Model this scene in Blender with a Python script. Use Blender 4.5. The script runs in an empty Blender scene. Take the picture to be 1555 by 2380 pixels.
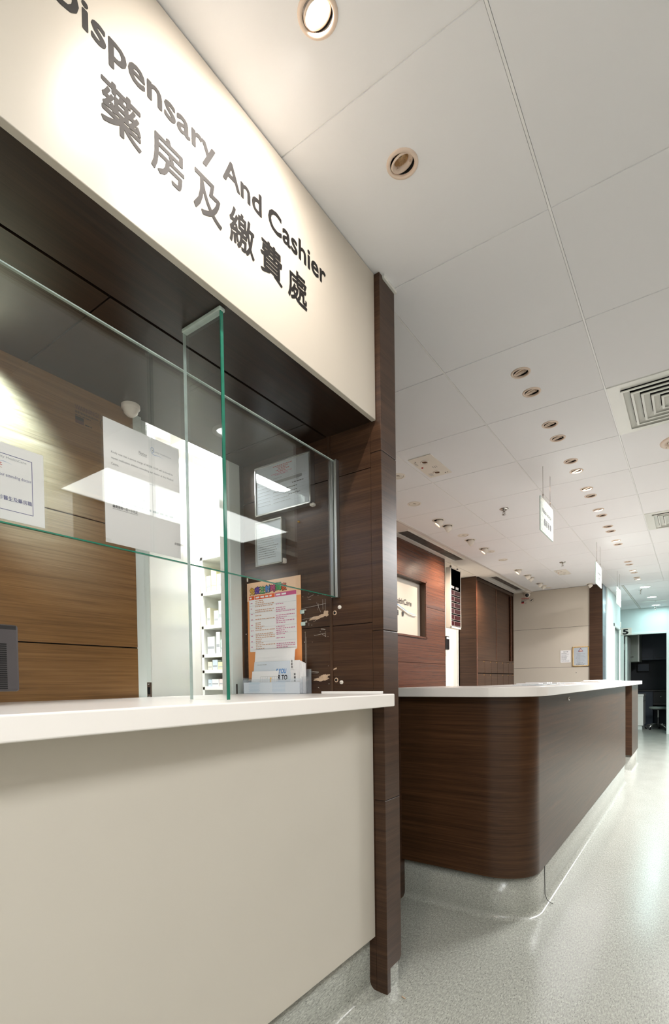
import bpy, bmesh, math, random, os
from mathutils import Vector, Matrix
random.seed(7)
SC = bpy.context.scene
COL = SC.collection
PI = math.pi

# ------------------------------------------------------------------ camera
FPX = 1185.075            # focal length in pixels of the 1555-wide frame
YAW, PITCH, ROLL = 0.61369, 0.02333, -0.01394
s, c = math.sin(YAW), math.cos(YAW)
F = Vector((-s*math.cos(PITCH), c*math.cos(PITCH), -math.sin(PITCH)))
R0 = Vector((c, s, 0)); U0 = R0.cross(F)
R = math.cos(ROLL)*R0 + math.sin(ROLL)*U0
U = -math.sin(ROLL)*R0 + math.cos(ROLL)*U0
cd = bpy.data.cameras.new('camera'); cam = bpy.data.objects.new('camera', cd); COL.objects.link(cam)
cam.matrix_world = Matrix(((R.x, U.x, -F.x, 0), (R.y, U.y, -F.y, 0), (R.z, U.z, -F.z, 1.145), (0, 0, 0, 1)))
cd.sensor_fit = 'HORIZONTAL'; cd.sensor_width = 36.0
cd.lens = FPX/1555*36.0
cd.shift_y = (1614.18-1190.0)/1555.0
cd.clip_start = 0.02
SC.camera = cam

# ------------------------------------------------------------------ world, exposure
w = bpy.data.worlds.new('world'); SC.world = w; w.use_nodes = True
w.node_tree.nodes['Background'].inputs[0].default_value = (0.6, 0.7, 0.8, 1)
w.node_tree.nodes['Background'].inputs[1].default_value = 0.02
SC.view_settings.view_transform = 'Standard'
SC.view_settings.look = 'None'
SC.view_settings.gamma = 1.0
SC.view_settings.use_curve_mapping = False
SC.view_settings.exposure = 0.62
SC.cycles.max_bounces = 10
SC.cycles.diffuse_bounces = 6
SC.cycles.glossy_bounces = 5
SC.cycles.transparent_max_bounces = 16
SC.cycles.sample_clamp_indirect = 6.0
SC.cycles.caustics_reflective = False
SC.cycles.caustics_refractive = False
SC.cycles.use_denoising = True

# main light levels (room lights and added unseen fills)
P_FRONT_FILL = 10.0      # fill from an added glazed front behind the camera
P_FILL_TROFFER = 20.0      # each unseen fill panel added to the waiting side of the ceiling
P_STRIP = 7.0        # lit panel on the ceiling strip opposite the window
P_PHARM = 30.0        # each fluorescent troffer in the pharmacy
P_CORR = 3.4         # each round cool downlight in the far corridor
P_SPOT = 2.6         # each lit halogen downlight
P_SCOOP = 30.0        # each lit wall-washing scoop
P_BOOTH = 270.0         # cool lamp in the dispensary soffit

CEIL = 2.597
X0, Y0, TS = -0.3656, 1.1075, 0.6         # ceiling tile grid
def area_light(name, loc, rot, sx, sy, power, col, parent=None):
    l = bpy.data.lights.new(name, 'AREA'); l.shape = 'RECTANGLE'; l.size = sx; l.size_y = sy
    l.energy = power; l.color = col
    o = bpy.data.objects.new(name, l); COL.objects.link(o); o.location = loc; o.rotation_euler = rot
    if parent: o.parent = parent
    return o
def spot_light(name, loc, direction, power, col, size=1.3, blend=0.5, radius=0.02, parent=None):
    l = bpy.data.lights.new(name, 'SPOT'); l.energy = power; l.color = col
    l.spot_size = size; l.spot_blend = blend; l.shadow_soft_size = radius
    o = bpy.data.objects.new(name, l); COL.objects.link(o); o.location = loc
    o.rotation_euler = Vector(direction).to_track_quat('-Z', 'Y').to_euler()
    if parent: o.parent = parent
    return o
# ambient fill, entering by a glazed front added behind the camera
area_light('daylight', (-0.2, -2.95, 1.25), (PI/2, 0, 0), 2.6, 2.3, P_FRONT_FILL, (1.0, 0.985, 0.96))

# ------------------------------------------------------------------ materials
MATS = {}
def new_mat(name):
    m = bpy.data.materials.new(name); m.use_nodes = True
    nt = m.node_tree
    return m, nt, nt.nodes, nt.links, nt.nodes['Principled BSDF']
def L(v):      # sRGB 0..255 -> linear
    def f(x):
        x /= 255.0
        return x/12.92 if x <= 0.04045 else ((x+0.055)/1.055)**2.4
    return (f(v[0]), f(v[1]), f(v[2]), 1.0)
def plain(name, rgb, rough=0.5, metal=0.0, spec=0.5, var=0.04, nscale=6.0, bump=0.0, bscale=200.0, coat=0.0):
    m, nt, n, l, b = new_mat(name)
    g = n.new('ShaderNodeNewGeometry')
    nz = n.new('ShaderNodeTexNoise'); nz.inputs['Scale'].default_value = nscale; nz.inputs['Detail'].default_value = 4
    l.new(g.outputs['Position'], nz.inputs['Vector'])
    rp = n.new('ShaderNodeValToRGB')
    c0 = L(rgb)
    rp.color_ramp.elements[0].position = 0.3; rp.color_ramp.elements[1].position = 0.7
    rp.color_ramp.elements[0].color = tuple(x*(1-var) for x in c0[:3])+(1,)
    rp.color_ramp.elements[1].color = tuple(min(1, x*(1+var)) for x in c0[:3])+(1,)
    l.new(nz.outputs['Fac'], rp.inputs['Fac']); l.new(rp.outputs['Color'], b.inputs['Base Color'])
    b.inputs['Roughness'].default_value = rough; b.inputs['Metallic'].default_value = metal
    b.inputs['Specular IOR Level'].default_value = spec
    b.inputs['Coat Weight'].default_value = coat
    if bump:
        n2 = n.new('ShaderNodeTexNoise'); n2.inputs['Scale'].default_value = bscale
        l.new(g.outputs['Position'], n2.inputs['Vector'])
        bp = n.new('ShaderNodeBump'); bp.inputs['Strength'].default_value = bump; bp.inputs['Distance'].default_value = 0.001
        l.new(n2.outputs['Fac'], bp.inputs['Height']); l.new(bp.outputs['Normal'], b.inputs['Normal'])
    MATS[name] = m
    return m
def wood(name, scale, c1, c2, c3, rough=0.28, spec=0.5, bump=0.06):
    m, nt, n, l, b = new_mat(name)
    g = n.new('ShaderNodeNewGeometry')
    mp = n.new('ShaderNodeMapping'); mp.inputs['Scale'].default_value = scale
    l.new(g.outputs['Position'], mp.inputs['Vector'])
    a = n.new('ShaderNodeTexNoise'); a.inputs['Scale'].default_value = 1.0; a.inputs['Detail'].default_value = 5; a.inputs['Roughness'].default_value = 0.6
    a.inputs['Distortion'].default_value = 0.4
    l.new(mp.outputs['Vector'], a.inputs['Vector'])
    m2 = n.new('ShaderNodeMapping'); m2.inputs['Scale'].default_value = tuple(x*(9 if x > 5 else 5) for x in scale)
    l.new(g.outputs['Position'], m2.inputs['Vector'])
    f = n.new('ShaderNodeTexNoise'); f.inputs['Scale'].default_value = 1.0; f.inputs['Detail'].default_value = 3
    l.new(m2.outputs['Vector'], f.inputs['Vector'])
    mx = n.new('ShaderNodeMix'); mx.data_type = 'FLOAT'; mx.inputs[0].default_value = 0.42
    l.new(a.outputs['Fac'], mx.inputs[2]); l.new(f.outputs['Fac'], mx.inputs[3])
    rp = n.new('ShaderNodeValToRGB'); e = rp.color_ramp.elements
    e[0].position = 0.36; e[0].color = L(c1); e[1].position = 0.66; e[1].color = L(c3)
    k = e.new(0.5); k.color = L(c2)
    l.new(mx.outputs[0], rp.inputs['Fac']); l.new(rp.outputs['Color'], b.inputs['Base Color'])
    b.inputs['Roughness'].default_value = rough; b.inputs['Specular IOR Level'].default_value = spec
    bp = n.new('ShaderNodeBump'); bp.inputs['Strength'].default_value = bump; bp.inputs['Distance'].default_value = 0.002
    l.new(f.outputs['Fac'], bp.inputs['Height']); l.new(bp.outputs['Normal'], b.inputs['Normal'])
    MATS[name] = m
    return m
def emit(name, rgb, strength):
    m, nt, n, l, b = new_mat(name)
    b.inputs['Base Color'].default_value = (0.8, 0.8, 0.8, 1)
    nz = n.new('ShaderNodeTexNoise'); nz.inputs['Scale'].default_value = 3.0
    mx = n.new('ShaderNodeMix'); mx.data_type = 'RGBA'; mx.inputs[0].default_value = 0.03
    mx.inputs[6].default_value = tuple(rgb)+(1,)
    l.new(nz.outputs['Color'], mx.inputs[7])
    l.new(mx.outputs[2], b.inputs['Emission Color']); b.inputs['Emission Strength'].default_value = strength
    MATS[name] = m
    return m
def thin_glass(name, tint, gloss_boost=1.0, haze=0.0, haze_col=(0.8, 0.85, 0.85)):
    m, nt, n, l, b = new_mat(name)
    n.remove(b); out = n['Material Output']
    t = n.new('ShaderNodeBsdfTransparent'); t.inputs[0].default_value = tuple(tint)+(1,)
    gl = n.new('ShaderNodeBsdfGlossy'); gl.inputs['Roughness'].default_value = 0.012; gl.inputs[0].default_value = (0.95, 1, 0.98, 1)
    lw = n.new('ShaderNodeLayerWeight'); lw.inputs['Blend'].default_value = 0.5     # Facing = 1-|cos|
    pw = n.new('ShaderNodeMath'); pw.operation = 'POWER'; pw.inputs[1].default_value = 5.0
    l.new(lw.outputs['Facing'], pw.inputs[0])
    mu = n.new('ShaderNodeMath'); mu.operation = 'MULTIPLY_ADD'; mu.inputs[1].default_value = 0.96*gloss_boost; mu.inputs[2].default_value = 0.04*gloss_boost; mu.use_clamp = True
    l.new(pw.outputs[0], mu.inputs[0])
    ms = n.new('ShaderNodeMixShader'); l.new(mu.outputs[0], ms.inputs[0]); l.new(t.outputs[0], ms.inputs[1]); l.new(gl.outputs[0], ms.inputs[2])
    last = ms
    if haze > 0:
        d = n.new('ShaderNodeBsdfDiffuse'); d.inputs[0].default_value = tuple(haze_col)+(1,)
        nz = n.new('ShaderNodeTexNoise'); nz.inputs['Scale'].default_value = 8.0
        mr = n.new('ShaderNodeMapRange'); mr.inputs[1].default_value = 0.3; mr.inputs[2].default_value = 0.7
        mr.inputs[3].default_value = haze*0.8; mr.inputs[4].default_value = haze*1.2
        l.new(nz.outputs[0], mr.inputs[0])
        m2 = n.new('ShaderNodeMixShader'); l.new(mr.outputs[0], m2.inputs[0]); l.new(ms.outputs[0], m2.inputs[1]); l.new(d.outputs[0], m2.inputs[2])
        last = m2
    l.new(last.outputs[0], out.inputs['Surface'])
    MATS[name] = m
    return m
def vinyl_floor(name):
    m, nt, n, l, b = new_mat(name)
    g = n.new('ShaderNodeNewGeometry')
    def noise(sc, detail=2):
        mp = n.new('ShaderNodeMapping'); mp.inputs['Scale'].default_value = sc
        l.new(g.outputs['Position'], mp.inputs['Vector'])
        z = n.new('ShaderNodeTexNoise'); z.inputs['Scale'].default_value = 1.0; z.inputs['Detail'].default_value = detail
        l.new(mp.outputs['Vector'], z.inputs['Vector']); return z
    base = noise((190, 60, 220), 3)
    r0 = n.new('ShaderNodeValToRGB'); r0.color_ramp.elements[0].position = 0.32; r0.color_ramp.elements[1].position = 0.68
    r0.color_ramp.elements[0].color = L((146, 148, 141)); r0.color_ramp.elements[1].color = L((180, 181, 172))
    l.new(base.outputs[0], r0.inputs[0])
    dk = noise((420, 110, 480), 1)
    r1 = n.new('ShaderNodeValToRGB'); r1.color_ramp.elements[0].position = 0.29; r1.color_ramp.elements[1].position = 0.35
    r1.color_ramp.elements[0].color = (1, 1, 1, 1); r1.color_ramp.elements[1].color = (0, 0, 0, 1)
    l.new(dk.outputs[0], r1.inputs[0])
    mx = n.new('ShaderNodeMix'); mx.data_type = 'RGBA'; mx.inputs[7].default_value = L((62, 66, 64))
    l.new(r1.outputs[0], mx.inputs[0]); l.new(r0.outputs[0], mx.inputs[6])
    lt = noise((260, 70, 300), 1)
    r2 = n.new('ShaderNodeValToRGB'); r2.color_ramp.elements[0].position = 0.62; r2.color_ramp.elements[1].position = 0.72
    r2.color_ramp.elements[1].color = (0.6, 0.6, 0.6, 1)
    l.new(lt.outputs[0], r2.inputs[0])
    m2 = n.new('ShaderNodeMix'); m2.data_type = 'RGBA'; m2.inputs[7].default_value = L((214, 215, 206))
    l.new(r2.outputs[0], m2.inputs[0]); l.new(mx.outputs[2], m2.inputs[6])
    l.new(m2.outputs[2], b.inputs['Base Color'])
    rz = noise((5, 3, 5), 4)
    mr = n.new('ShaderNodeMapRange'); mr.inputs[3].default_value = 0.14; mr.inputs[4].default_value = 0.30
    l.new(rz.outputs[0], mr.inputs[0]); l.new(mr.outputs[0], b.inputs['Roughness'])
    b.inputs['Specular IOR Level'].default_value = 0.5
    wv = noise((14, 7, 14), 2)
    bp = n.new('ShaderNodeBump'); bp.inputs['Strength'].default_value = 0.12; bp.inputs['Distance'].default_value = 0.004
    l.new(wv.outputs[0], bp.inputs['Height']); l.new(bp.outputs['Normal'], b.inputs['Normal'])
    MATS[name] = m
    return m

GH = (1.3, 1.3, 55)      # grain horizontal on upright faces
WALNUT = ((48, 31, 21), (66, 45, 31), (82, 58, 42))
M_WALNUT = wood('walnut_laminate_horizontal', GH, *WALNUT, rough=0.36, spec=0.35)
M_WALNUT_V = wood('walnut_laminate_vertical', (55, 55, 1.3), *WALNUT)
M_SOFFIT_SHADE = wood('walnut_laminate_shaded', (60, 1.2, 50), (24, 16, 11), (38, 25, 18), (52, 36, 26), rough=0.3)  # walnut darkened in its colour for the shade under the soffit
M_WARMLIT = wood('red_walnut_laminate', (0.8, 0.8, 70), (68, 38, 27), (89, 53, 38), (107, 67, 49), rough=0.26)  # walnut reddened in its colour to stand for warm halogen light
M_GOLDLIT = wood('golden_walnut_laminate', (1.6, 1.6, 80), (106, 74, 38), (130, 94, 51), (148, 110, 65), rough=0.38)  # walnut with golden light from the pharmacy put into its colour
M_DESK = wood('desk_walnut_laminate', (1.2, 1.2, 60), (52, 34, 21), (68, 45, 28), (86, 59, 39), rough=0.33, spec=0.3, bump=0.2)
M_DARKGAP = plain('dark_joint', (18, 12, 10), 0.8)
M_CREAM = plain('cream_laminate', (199, 192, 180), 0.32, spec=0.5, var=0.012, nscale=2.5, bump=0.03, bscale=900)
M_BEIGE = plain('beige_wall_panel', (205, 196, 182), 0.45, var=0.02, nscale=3)
M_TILE = plain('white_ceiling_tile', (238, 238, 241), 0.65, var=0.012, nscale=1.3)
M_PLASTER = plain('white_painted_plaster', (228, 224, 218), 0.6, var=0.015)
M_WHITE = plain('white_solid_surface', (238, 233, 228), 0.25, var=0.01)
M_WPAINT = plain('white_gloss_paint', (232, 233, 228), 0.3, var=0.012)
M_MINT = plain('pale_mint_paint', (226, 236, 232), 0.3, var=0.012)
M_WPLASTIC = plain('white_plastic', (232, 226, 216), 0.35, var=0.01)
M_CREAMPL = plain('cream_enamel', (226, 206, 190), 0.35, var=0.02)
M_BLACK = plain('black_vinyl', (18, 16, 16), 0.62, spec=0.35, var=0.05)
M_BLACKPL = plain('black_plastic', (24, 23, 25), 0.4, var=0.05)
M_GREYPL = plain('charcoal_plastic', (66, 62, 64), 0.45, var=0.05)
M_CHROME = plain('brushed_chrome', (190, 188, 184), 0.2, metal=1.0, var=0.03)
M_ALU = plain('brushed_aluminium', (176, 176, 172), 0.3, metal=1.0, var=0.05)
M_STEELDARK = plain('tarnished_steel', (120, 104, 92), 0.35, metal=1.0, var=0.15, nscale=80)
M_METALCLAD = plain('satin_metal_cladding', (120, 132, 142), 0.3, metal=0.8, var=0.03)
M_BRASS = plain('brass', (214, 170, 84), 0.3, metal=1.0, var=0.05)
M_GOLDFRAME = wood('pale_gold_wood', (20, 20, 3), (178, 138, 76), (214, 174, 104), (234, 202, 140), rough=0.35)
M_PAPER = plain('white_paper', (242, 241, 242), 0.7, var=0.01)
M_PAPERB = plain('bluish_white_paper', (214, 222, 232), 0.55, var=0.02)
M_INK = plain('grey_ink', (92, 92, 98), 0.7)
M_INKL = plain('pale_grey_ink', (160, 164, 170), 0.7)
M_INKB = plain('navy_ink', (52, 58, 130), 0.6)
M_INKBK = plain('black_ink', (26, 26, 30), 0.6)
M_INKR = plain('red_ink', (196, 40, 50), 0.6)
M_BLUE = plain('logo_blue', (48, 126, 196), 0.5)
M_LBLUE = plain('logo_light_blue', (150, 186, 214), 0.5)
M_ORANGE = plain('poster_orange', (240, 160, 96), 0.5, var=0.03, nscale=10)
M_PEACH = plain('poster_peach', (246, 206, 170), 0.5, var=0.03, nscale=12)
M_ORANGED = plain('deep_orange_print', (226, 96, 44), 0.5)
M_PINKP = plain('pink_print', (206, 92, 140), 0.5)
M_PINKL = plain('pale_pink_print', (208, 130, 166), 0.6)
M_TANL = plain('pale_tan_print', (206, 160, 132), 0.6)
M_GREENP = plain('green_print', (88, 190, 120), 0.5)
M_PURP = plain('purple_print', (110, 70, 190), 0.5)
M_CYANP = plain('sky_print', (90, 150, 220), 0.5)
M_YEL = plain('yellow_print', (244, 190, 70), 0.5)
M_TAPE = plain('adhesive_residue', (205, 200, 190), 0.5, var=0.15, nscale=120)
M_BAREWOOD = plain('torn_chipboard', (196, 170, 144), 0.8, var=0.12, nscale=90)
M_SILVERPR = plain('silver_print', (200, 196, 192), 0.35, metal=0.3)
M_DARKBLUE = plain('dark_navy_cabinet', (52, 66, 84), 0.4, var=0.05)
M_SAGE = plain('grey_green_cabinet', (150, 160, 150), 0.4, var=0.03)
M_TEALWALL = plain('cool_white_wall', (216, 232, 232), 0.55, var=0.015)
M_UNLITWALL = plain('dark_room_wall', (70, 74, 80), 0.6, var=0.04)  # wall colour darkened to stand for the unlit room
M_VOID = plain('dark_void', (8, 8, 8), 0.9)
M_SCREEN = plain('smoked_acrylic', (22, 8, 16), 0.06, var=0.05)
M_REDSEG = plain('unlit_red_segments', (62, 10, 22), 0.15, var=0.3, nscale=60)
M_REFL = plain('faceted_reflector', (206, 176, 138), 0.4, metal=0.7, var=0.18, nscale=220)
M_BULBOFF = plain('unlit_lamp_glass', (120, 104, 84), 0.1, metal=0.5, var=0.25, nscale=260)
M_GEDGE = plain('green_glass_edge', (38, 112, 92), 0.10, var=0.12, nscale=30)
M_GEDGEL = plain('pale_glass_edge', (196, 214, 208), 0.15, var=0.1, nscale=30)
M_FLOOR = vinyl_floor('speckled_grey_vinyl')
M_LIT = emit('lit_halogen', (1.0, 0.80, 0.62), 45.0)
M_LITW = emit('lit_fluorescent', (0.95, 1.0, 1.0), 9.0)
M_LITP = emit('lit_panel_diffuser', (1.0, 1.0, 0.98), 1.0)
M_LITT = emit('lit_cool_lamp', (0.75, 1.0, 1.0), 14.0)
M_GLASS = thin_glass('clear_glass', (0.992, 0.996, 0.994), 1.7)
M_FROST = thin_glass('frosted_sign_glass', (0.9, 0.97, 0.95), 1.2, haze=0.62, haze_col=(0.86, 0.93, 0.90))
M_ACRYL = thin_glass('clear_acrylic', (0.96, 0.97, 0.985), 1.3, haze=0.12, haze_col=(0.8, 0.85, 0.92))
M_POUCH = thin_glass('clear_laminate_film', (0.985, 0.985, 0.98), 0.8, haze=0.0)

# ------------------------------------------------------------------ mesh helpers
class MB:
    def __init__(self): self.bm = bmesh.new(); self.mats = []
    def mi(self, m):
        if m not in self.mats: self.mats.append(m)
        return self.mats.index(m)
    def _merge(self, t):
        me = bpy.data.meshes.new('tmp'); t.to_mesh(me); t.free(); self.bm.from_mesh(me); bpy.data.meshes.remove(me)
    def box(self, x0, x1, y0, y1, z0, z1, m, bev=0.0, seg=2):
        k = self.mi(m)
        t = bmesh.new()
        bmesh.ops.create_cube(t, size=1.0)
        for v in t.verts:
            v.co = ((x0+x1)/2+v.co.x*(x1-x0), (y0+y1)/2+v.co.y*(y1-y0), (z0+z1)/2+v.co.z*(z1-z0))
        if bev: bmesh.ops.bevel(t, geom=t.edges[:], offset=bev, segments=seg, profile=0.5, affect='EDGES')
        for f in t.faces: f.material_index = k
        self._merge(t); return self
    def obox(self, cen, ax, ay, az, hx, hy, hz, m, bev=0.0):
        k = self.mi(m); t = bmesh.new(); bmesh.ops.create_cube(t, size=1.0)
        ax, ay, az = Vector(ax), Vector(ay), Vector(az)
        for v in t.verts: v.co = Vector(cen)+ax*v.co.x*2*hx+ay*v.co.y*2*hy+az*v.co.z*2*hz
        if bev: bmesh.ops.bevel(t, geom=t.edges[:], offset=bev, segments=2, profile=0.5, affect='EDGES')
        bmesh.ops.recalc_face_normals(t, faces=t.faces[:])
        for f in t.faces: f.material_index = k
        self._merge(t); return self
    def face(self, pts, m):
        k = self.mi(m); f = self.bm.faces.new([self.bm.verts.new(p) for p in pts]); f.material_index = k; return self
    def prism(self, pts, axis, a0, a1, m, bev=0.0):
        k = self.mi(m); t = bmesh.new()
        def mk(p, a):
            return {'x': (a, p[0], p[1]), 'y': (p[0], a, p[1]), 'z': (p[0], p[1], a)}[axis]
        lo = [t.verts.new(mk(p, a0)) for p in pts]; hi = [t.verts.new(mk(p, a1)) for p in pts]
        n = len(pts)
        t.faces.new(lo); t.faces.new(hi[::-1])
        for i in range(n): t.faces.new((lo[i], hi[i], hi[(i+1) % n], lo[(i+1) % n]))
        bmesh.ops.recalc_face_normals(t, faces=t.faces[:])
        if bev:
            es = [e for e in t.edges if abs(getattr(e.verts[0].co, axis)-getattr(e.verts[1].co, axis)) < 1e-6]
            bmesh.ops.bevel(t, geom=es, offset=bev, segments=3, profile=0.5, affect='EDGES')
        for f in t.faces: f.material_index = k
        self._merge(t); return self
    def lathe(self, prof, m, cen=(0, 0, 0), axis=(0, 0, 1), seg=28, cap0=False, cap1=False):
        k = self.mi(m); ax = Vector(axis).normalized()
        q = Vector((0, 0, 1)).rotation_difference(ax); cen = Vector(cen)
        rings = []
        for r, z in prof:
            rings.append([self.bm.verts.new(cen+q @ Vector((r*math.cos(2*PI*i/seg), r*math.sin(2*PI*i/seg), z))) for i in range(seg)])
        for a, b in zip(rings, rings[1:]):
            for i in range(seg):
                f = self.bm.faces.new((a[i], a[(i+1) % seg], b[(i+1) % seg], b[i])); f.material_index = k; f.smooth = True
        if cap0: f = self.bm.faces.new(rings[0][::-1]); f.material_index = k
        if cap1: f = self.bm.faces.new(rings[-1]); f.material_index = k
        return self
    def tube(self, pts, r, m, seg=8, closed=False):
        k = self.mi(m); pts = [Vector(p) for p in pts]; rings = []
        for i, p in enumerate(pts):
            a = pts[max(0, i-1)]; b = pts[min(len(pts)-1, i+1)]
            d = (b-a).normalized(); up = Vector((0, 0, 1)) if abs(d.z) < 0.95 else Vector((1, 0, 0))
            u = d.cross(up).normalized(); v = d.cross(u)
            rings.append([self.bm.verts.new(p+u*r*math.cos(2*PI*j/seg)+v*r*math.sin(2*PI*j/seg)) for j in range(seg)])
        for a, b in zip(rings, rings[1:]):
            for j in range(seg):
                f = self.bm.faces.new((a[j], a[(j+1) % seg], b[(j+1) % seg], b[j])); f.material_index = k; f.smooth = True
        for rg in (rings[0], rings[-1][::-1]):
            f = self.bm.faces.new(rg); f.material_index = k
        bmesh.ops.recalc_face_normals(self.bm, faces=self.bm.faces[:])
        return self
    def build(self, name, parent=None, loc=None):
        me = bpy.data.meshes.new(name)
        if parent is not None and loc is None:
            loc = parent_world(parent)
            bmesh.ops.translate(self.bm, verts=self.bm.verts[:], vec=-loc)
        self.bm.to_mesh(me); self.bm.free()
        for m in self.mats: me.materials.append(m)
        o = bpy.data.objects.new(name, me); COL.objects.link(o)
        if parent is not None: o.parent = parent
        return o
def parent_world(o):
    v = Vector(o.location)
    while o.parent: o = o.parent; v += Vector(o.location)
    return v
def thing(name, label, cat, loc=(0, 0, 0), group=None):
    o = bpy.data.objects.new(name, None); COL.objects.link(o); o.location = loc
    o.empty_display_size = 0.05
    return tag(o, label, cat, group)
def tag(o, label, cat, group=None):
    o['label'] = label; o['category'] = cat
    if group: o['group'] = group
    return o
def struct(o, label=None, cat=None):
    o['kind'] = 'structure'
    if label: o['label'] = label
    if cat: o['category'] = cat
    return o
def origin_to(o, p):
    """move a top-level mesh's origin to p without moving the mesh"""
    o.data.transform(Matrix.Translation(-Vector(p))); o.location = p
    return o
def copy_tree(o, parent=None):
    cc = o.copy(); COL.objects.link(cc); cc.parent = parent
    for ch in list(o.children): copy_tree(ch, cc)
    return cc
TXT = {}
def text_geo(sx, bold=0.0):
    key = (sx, bold)
    if key in TXT: return TXT[key]
    cu = bpy.data.curves.new('txt', 'FONT'); cu.body = sx; cu.offset = bold; cu.resolution_u = 3
    o = bpy.data.objects.new('txt', cu); COL.objects.link(o)
    dg = bpy.context.evaluated_depsgraph_get()
    me = bpy.data.meshes.new_from_object(o.evaluated_get(dg))
    vs = [v.co.copy() for v in me.vertices]; fs = [tuple(p.vertices) for p in me.polygons]
    bpy.data.objects.remove(o); bpy.data.curves.remove(cu); bpy.data.meshes.remove(me)
    TXT[key] = (vs, fs)
    return vs, fs
def add_text(mb, sx, org, u, v, w=None, h=None, m=None, bold=0.0, align='L'):
    """fit the text's ink box: org = lower-left of the ink box, u/v unit directions, w/h its size"""
    vs, fs = text_geo(sx)
    if not vs: return mb
    x0 = min(a.x for a in vs); x1 = max(a.x for a in vs); y0 = min(a.y for a in vs); y1 = max(a.y for a in vs)
    sh = (h/(y1-y0)) if h else None
    sw = (w/(x1-x0)) if w else sh
    if sh is None: sh = sw
    org, u, v = Vector(org), Vector(u), Vector(v)
    off = 0.0 if align == 'L' else (-(x1-x0)*sw if align == 'R' else -(x1-x0)*sw/2)
    k = mb.mi(m); nrm = u.cross(v)
    d = bold
    shifts = [(0, 0)] if not d else [(0, 0), (d, 0), (-d, 0), (0, d), (0, -d), (d*.7, d*.7), (-d*.7, d*.7), (d*.7, -d*.7), (-d*.7, -d*.7)]
    for q, (dx, dy) in enumerate(shifts):
        o2 = org+nrm*(q*0.00002)
        bv = [mb.bm.verts.new(o2+u*((a.x-x0+dx)*sw+off)+v*((a.y-y0+dy)*sh)) for a in vs]
        for f in fs:
            try:
                ff = mb.bm.faces.new([bv[i] for i in f]); ff.material_index = k
            except ValueError: pass
    return mb
def bar(mb, org, u, v, a, b, w, h, m):
    o = Vector(org)+Vector(u)*a+Vector(v)*b
    mb.face([o, o+Vector(u)*w, o+Vector(u)*w+Vector(v)*h, o+Vector(v)*h], m)
def words(mb, org, u, v, a, b, w, h, m, rnd):
    """a line of illegible small print: word-length dashes"""
    x = a
    while x < a+w-h:
        ww = min(a+w-x, h*rnd.uniform(1.2, 4.0)); bar(mb, org, u, v, x, b, ww, h, m); x += ww+h*0.9
UX, UY, UZ = Vector((1, 0, 0)), Vector((0, 1, 0)), Vector((0, 0, 1))
def arc(cx, cy, r, a0, a1, n=10):
    return [(cx+r*math.cos(a0+(a1-a0)*i/n), cy+r*math.sin(a0+(a1-a0)*i/n)) for i in range(n+1)]

# ================================================================== STRUCTURE
# ---- floor
m = MB(); m.box(-4.0, 1.6, -3.05, 16.0, -0.06, 0.0, M_FLOOR); struct(m.build('floor'))

# ---- ceiling tiles with real holes for the recessed fittings
DOWN_Y = [0.718, 0.925, 1.319, 2.518, 2.718, 3.12, 3.324, 3.721, 3.921, 4.33, 4.514, 4.924, 5.112, 5.516, 5.708, 6.133, 6.312, 7.325, 7.516, 7.965, 8.134, 8.542, 8.701]
DOWN_LIT = {0, 1, 8, 9, 11, 15, 19, 22}
DX = -0.671
SCOOPS = [(-1.714, 3.245, 'flat'), (-1.87, 3.825, 'flat'), (-1.885, 4.342, 'lit'), (-1.886, 4.55, 'scoop'), (-1.881, 4.941, 'flat'), (-1.888, 5.15, 'scoop'),
          (-1.89, 5.581, 'lit'), (-1.88, 5.746, 'flat'), (-1.882, 6.236, 'flat'), (-1.895, 6.93, 'lit'), (-1.888, 7.37, 'scoop'), (-1.894, 7.56, 'scoop'),
          (-1.9, 8.105, 'scoop'), (-1.905, 8.33, 'scoop'), (-1.888, 8.571, 'flat'), (-1.30, 8.645, 'scoop')]
VENTS = [(-0.3656, 2.9075), (-0.3656, 5.3075)]
TROFF = [(0.2344, -1.2925), (0.2344, -0.0925), (0.2344, 4.7075), (0.2344, 6.5075), (0.2344, 8.3075)]
SPEAK = (-0.0656, 3.807, 0.085)
holes = [(DX, y, 0.036) for y in DOWN_Y] + [(x, y, 0.046) for x, y, k in SCOOPS] + [SPEAK]
g = 0.0028
m = MB(); k0 = m.mi(M_TILE); k1 = m.mi(M_DARKGAP)
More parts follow.
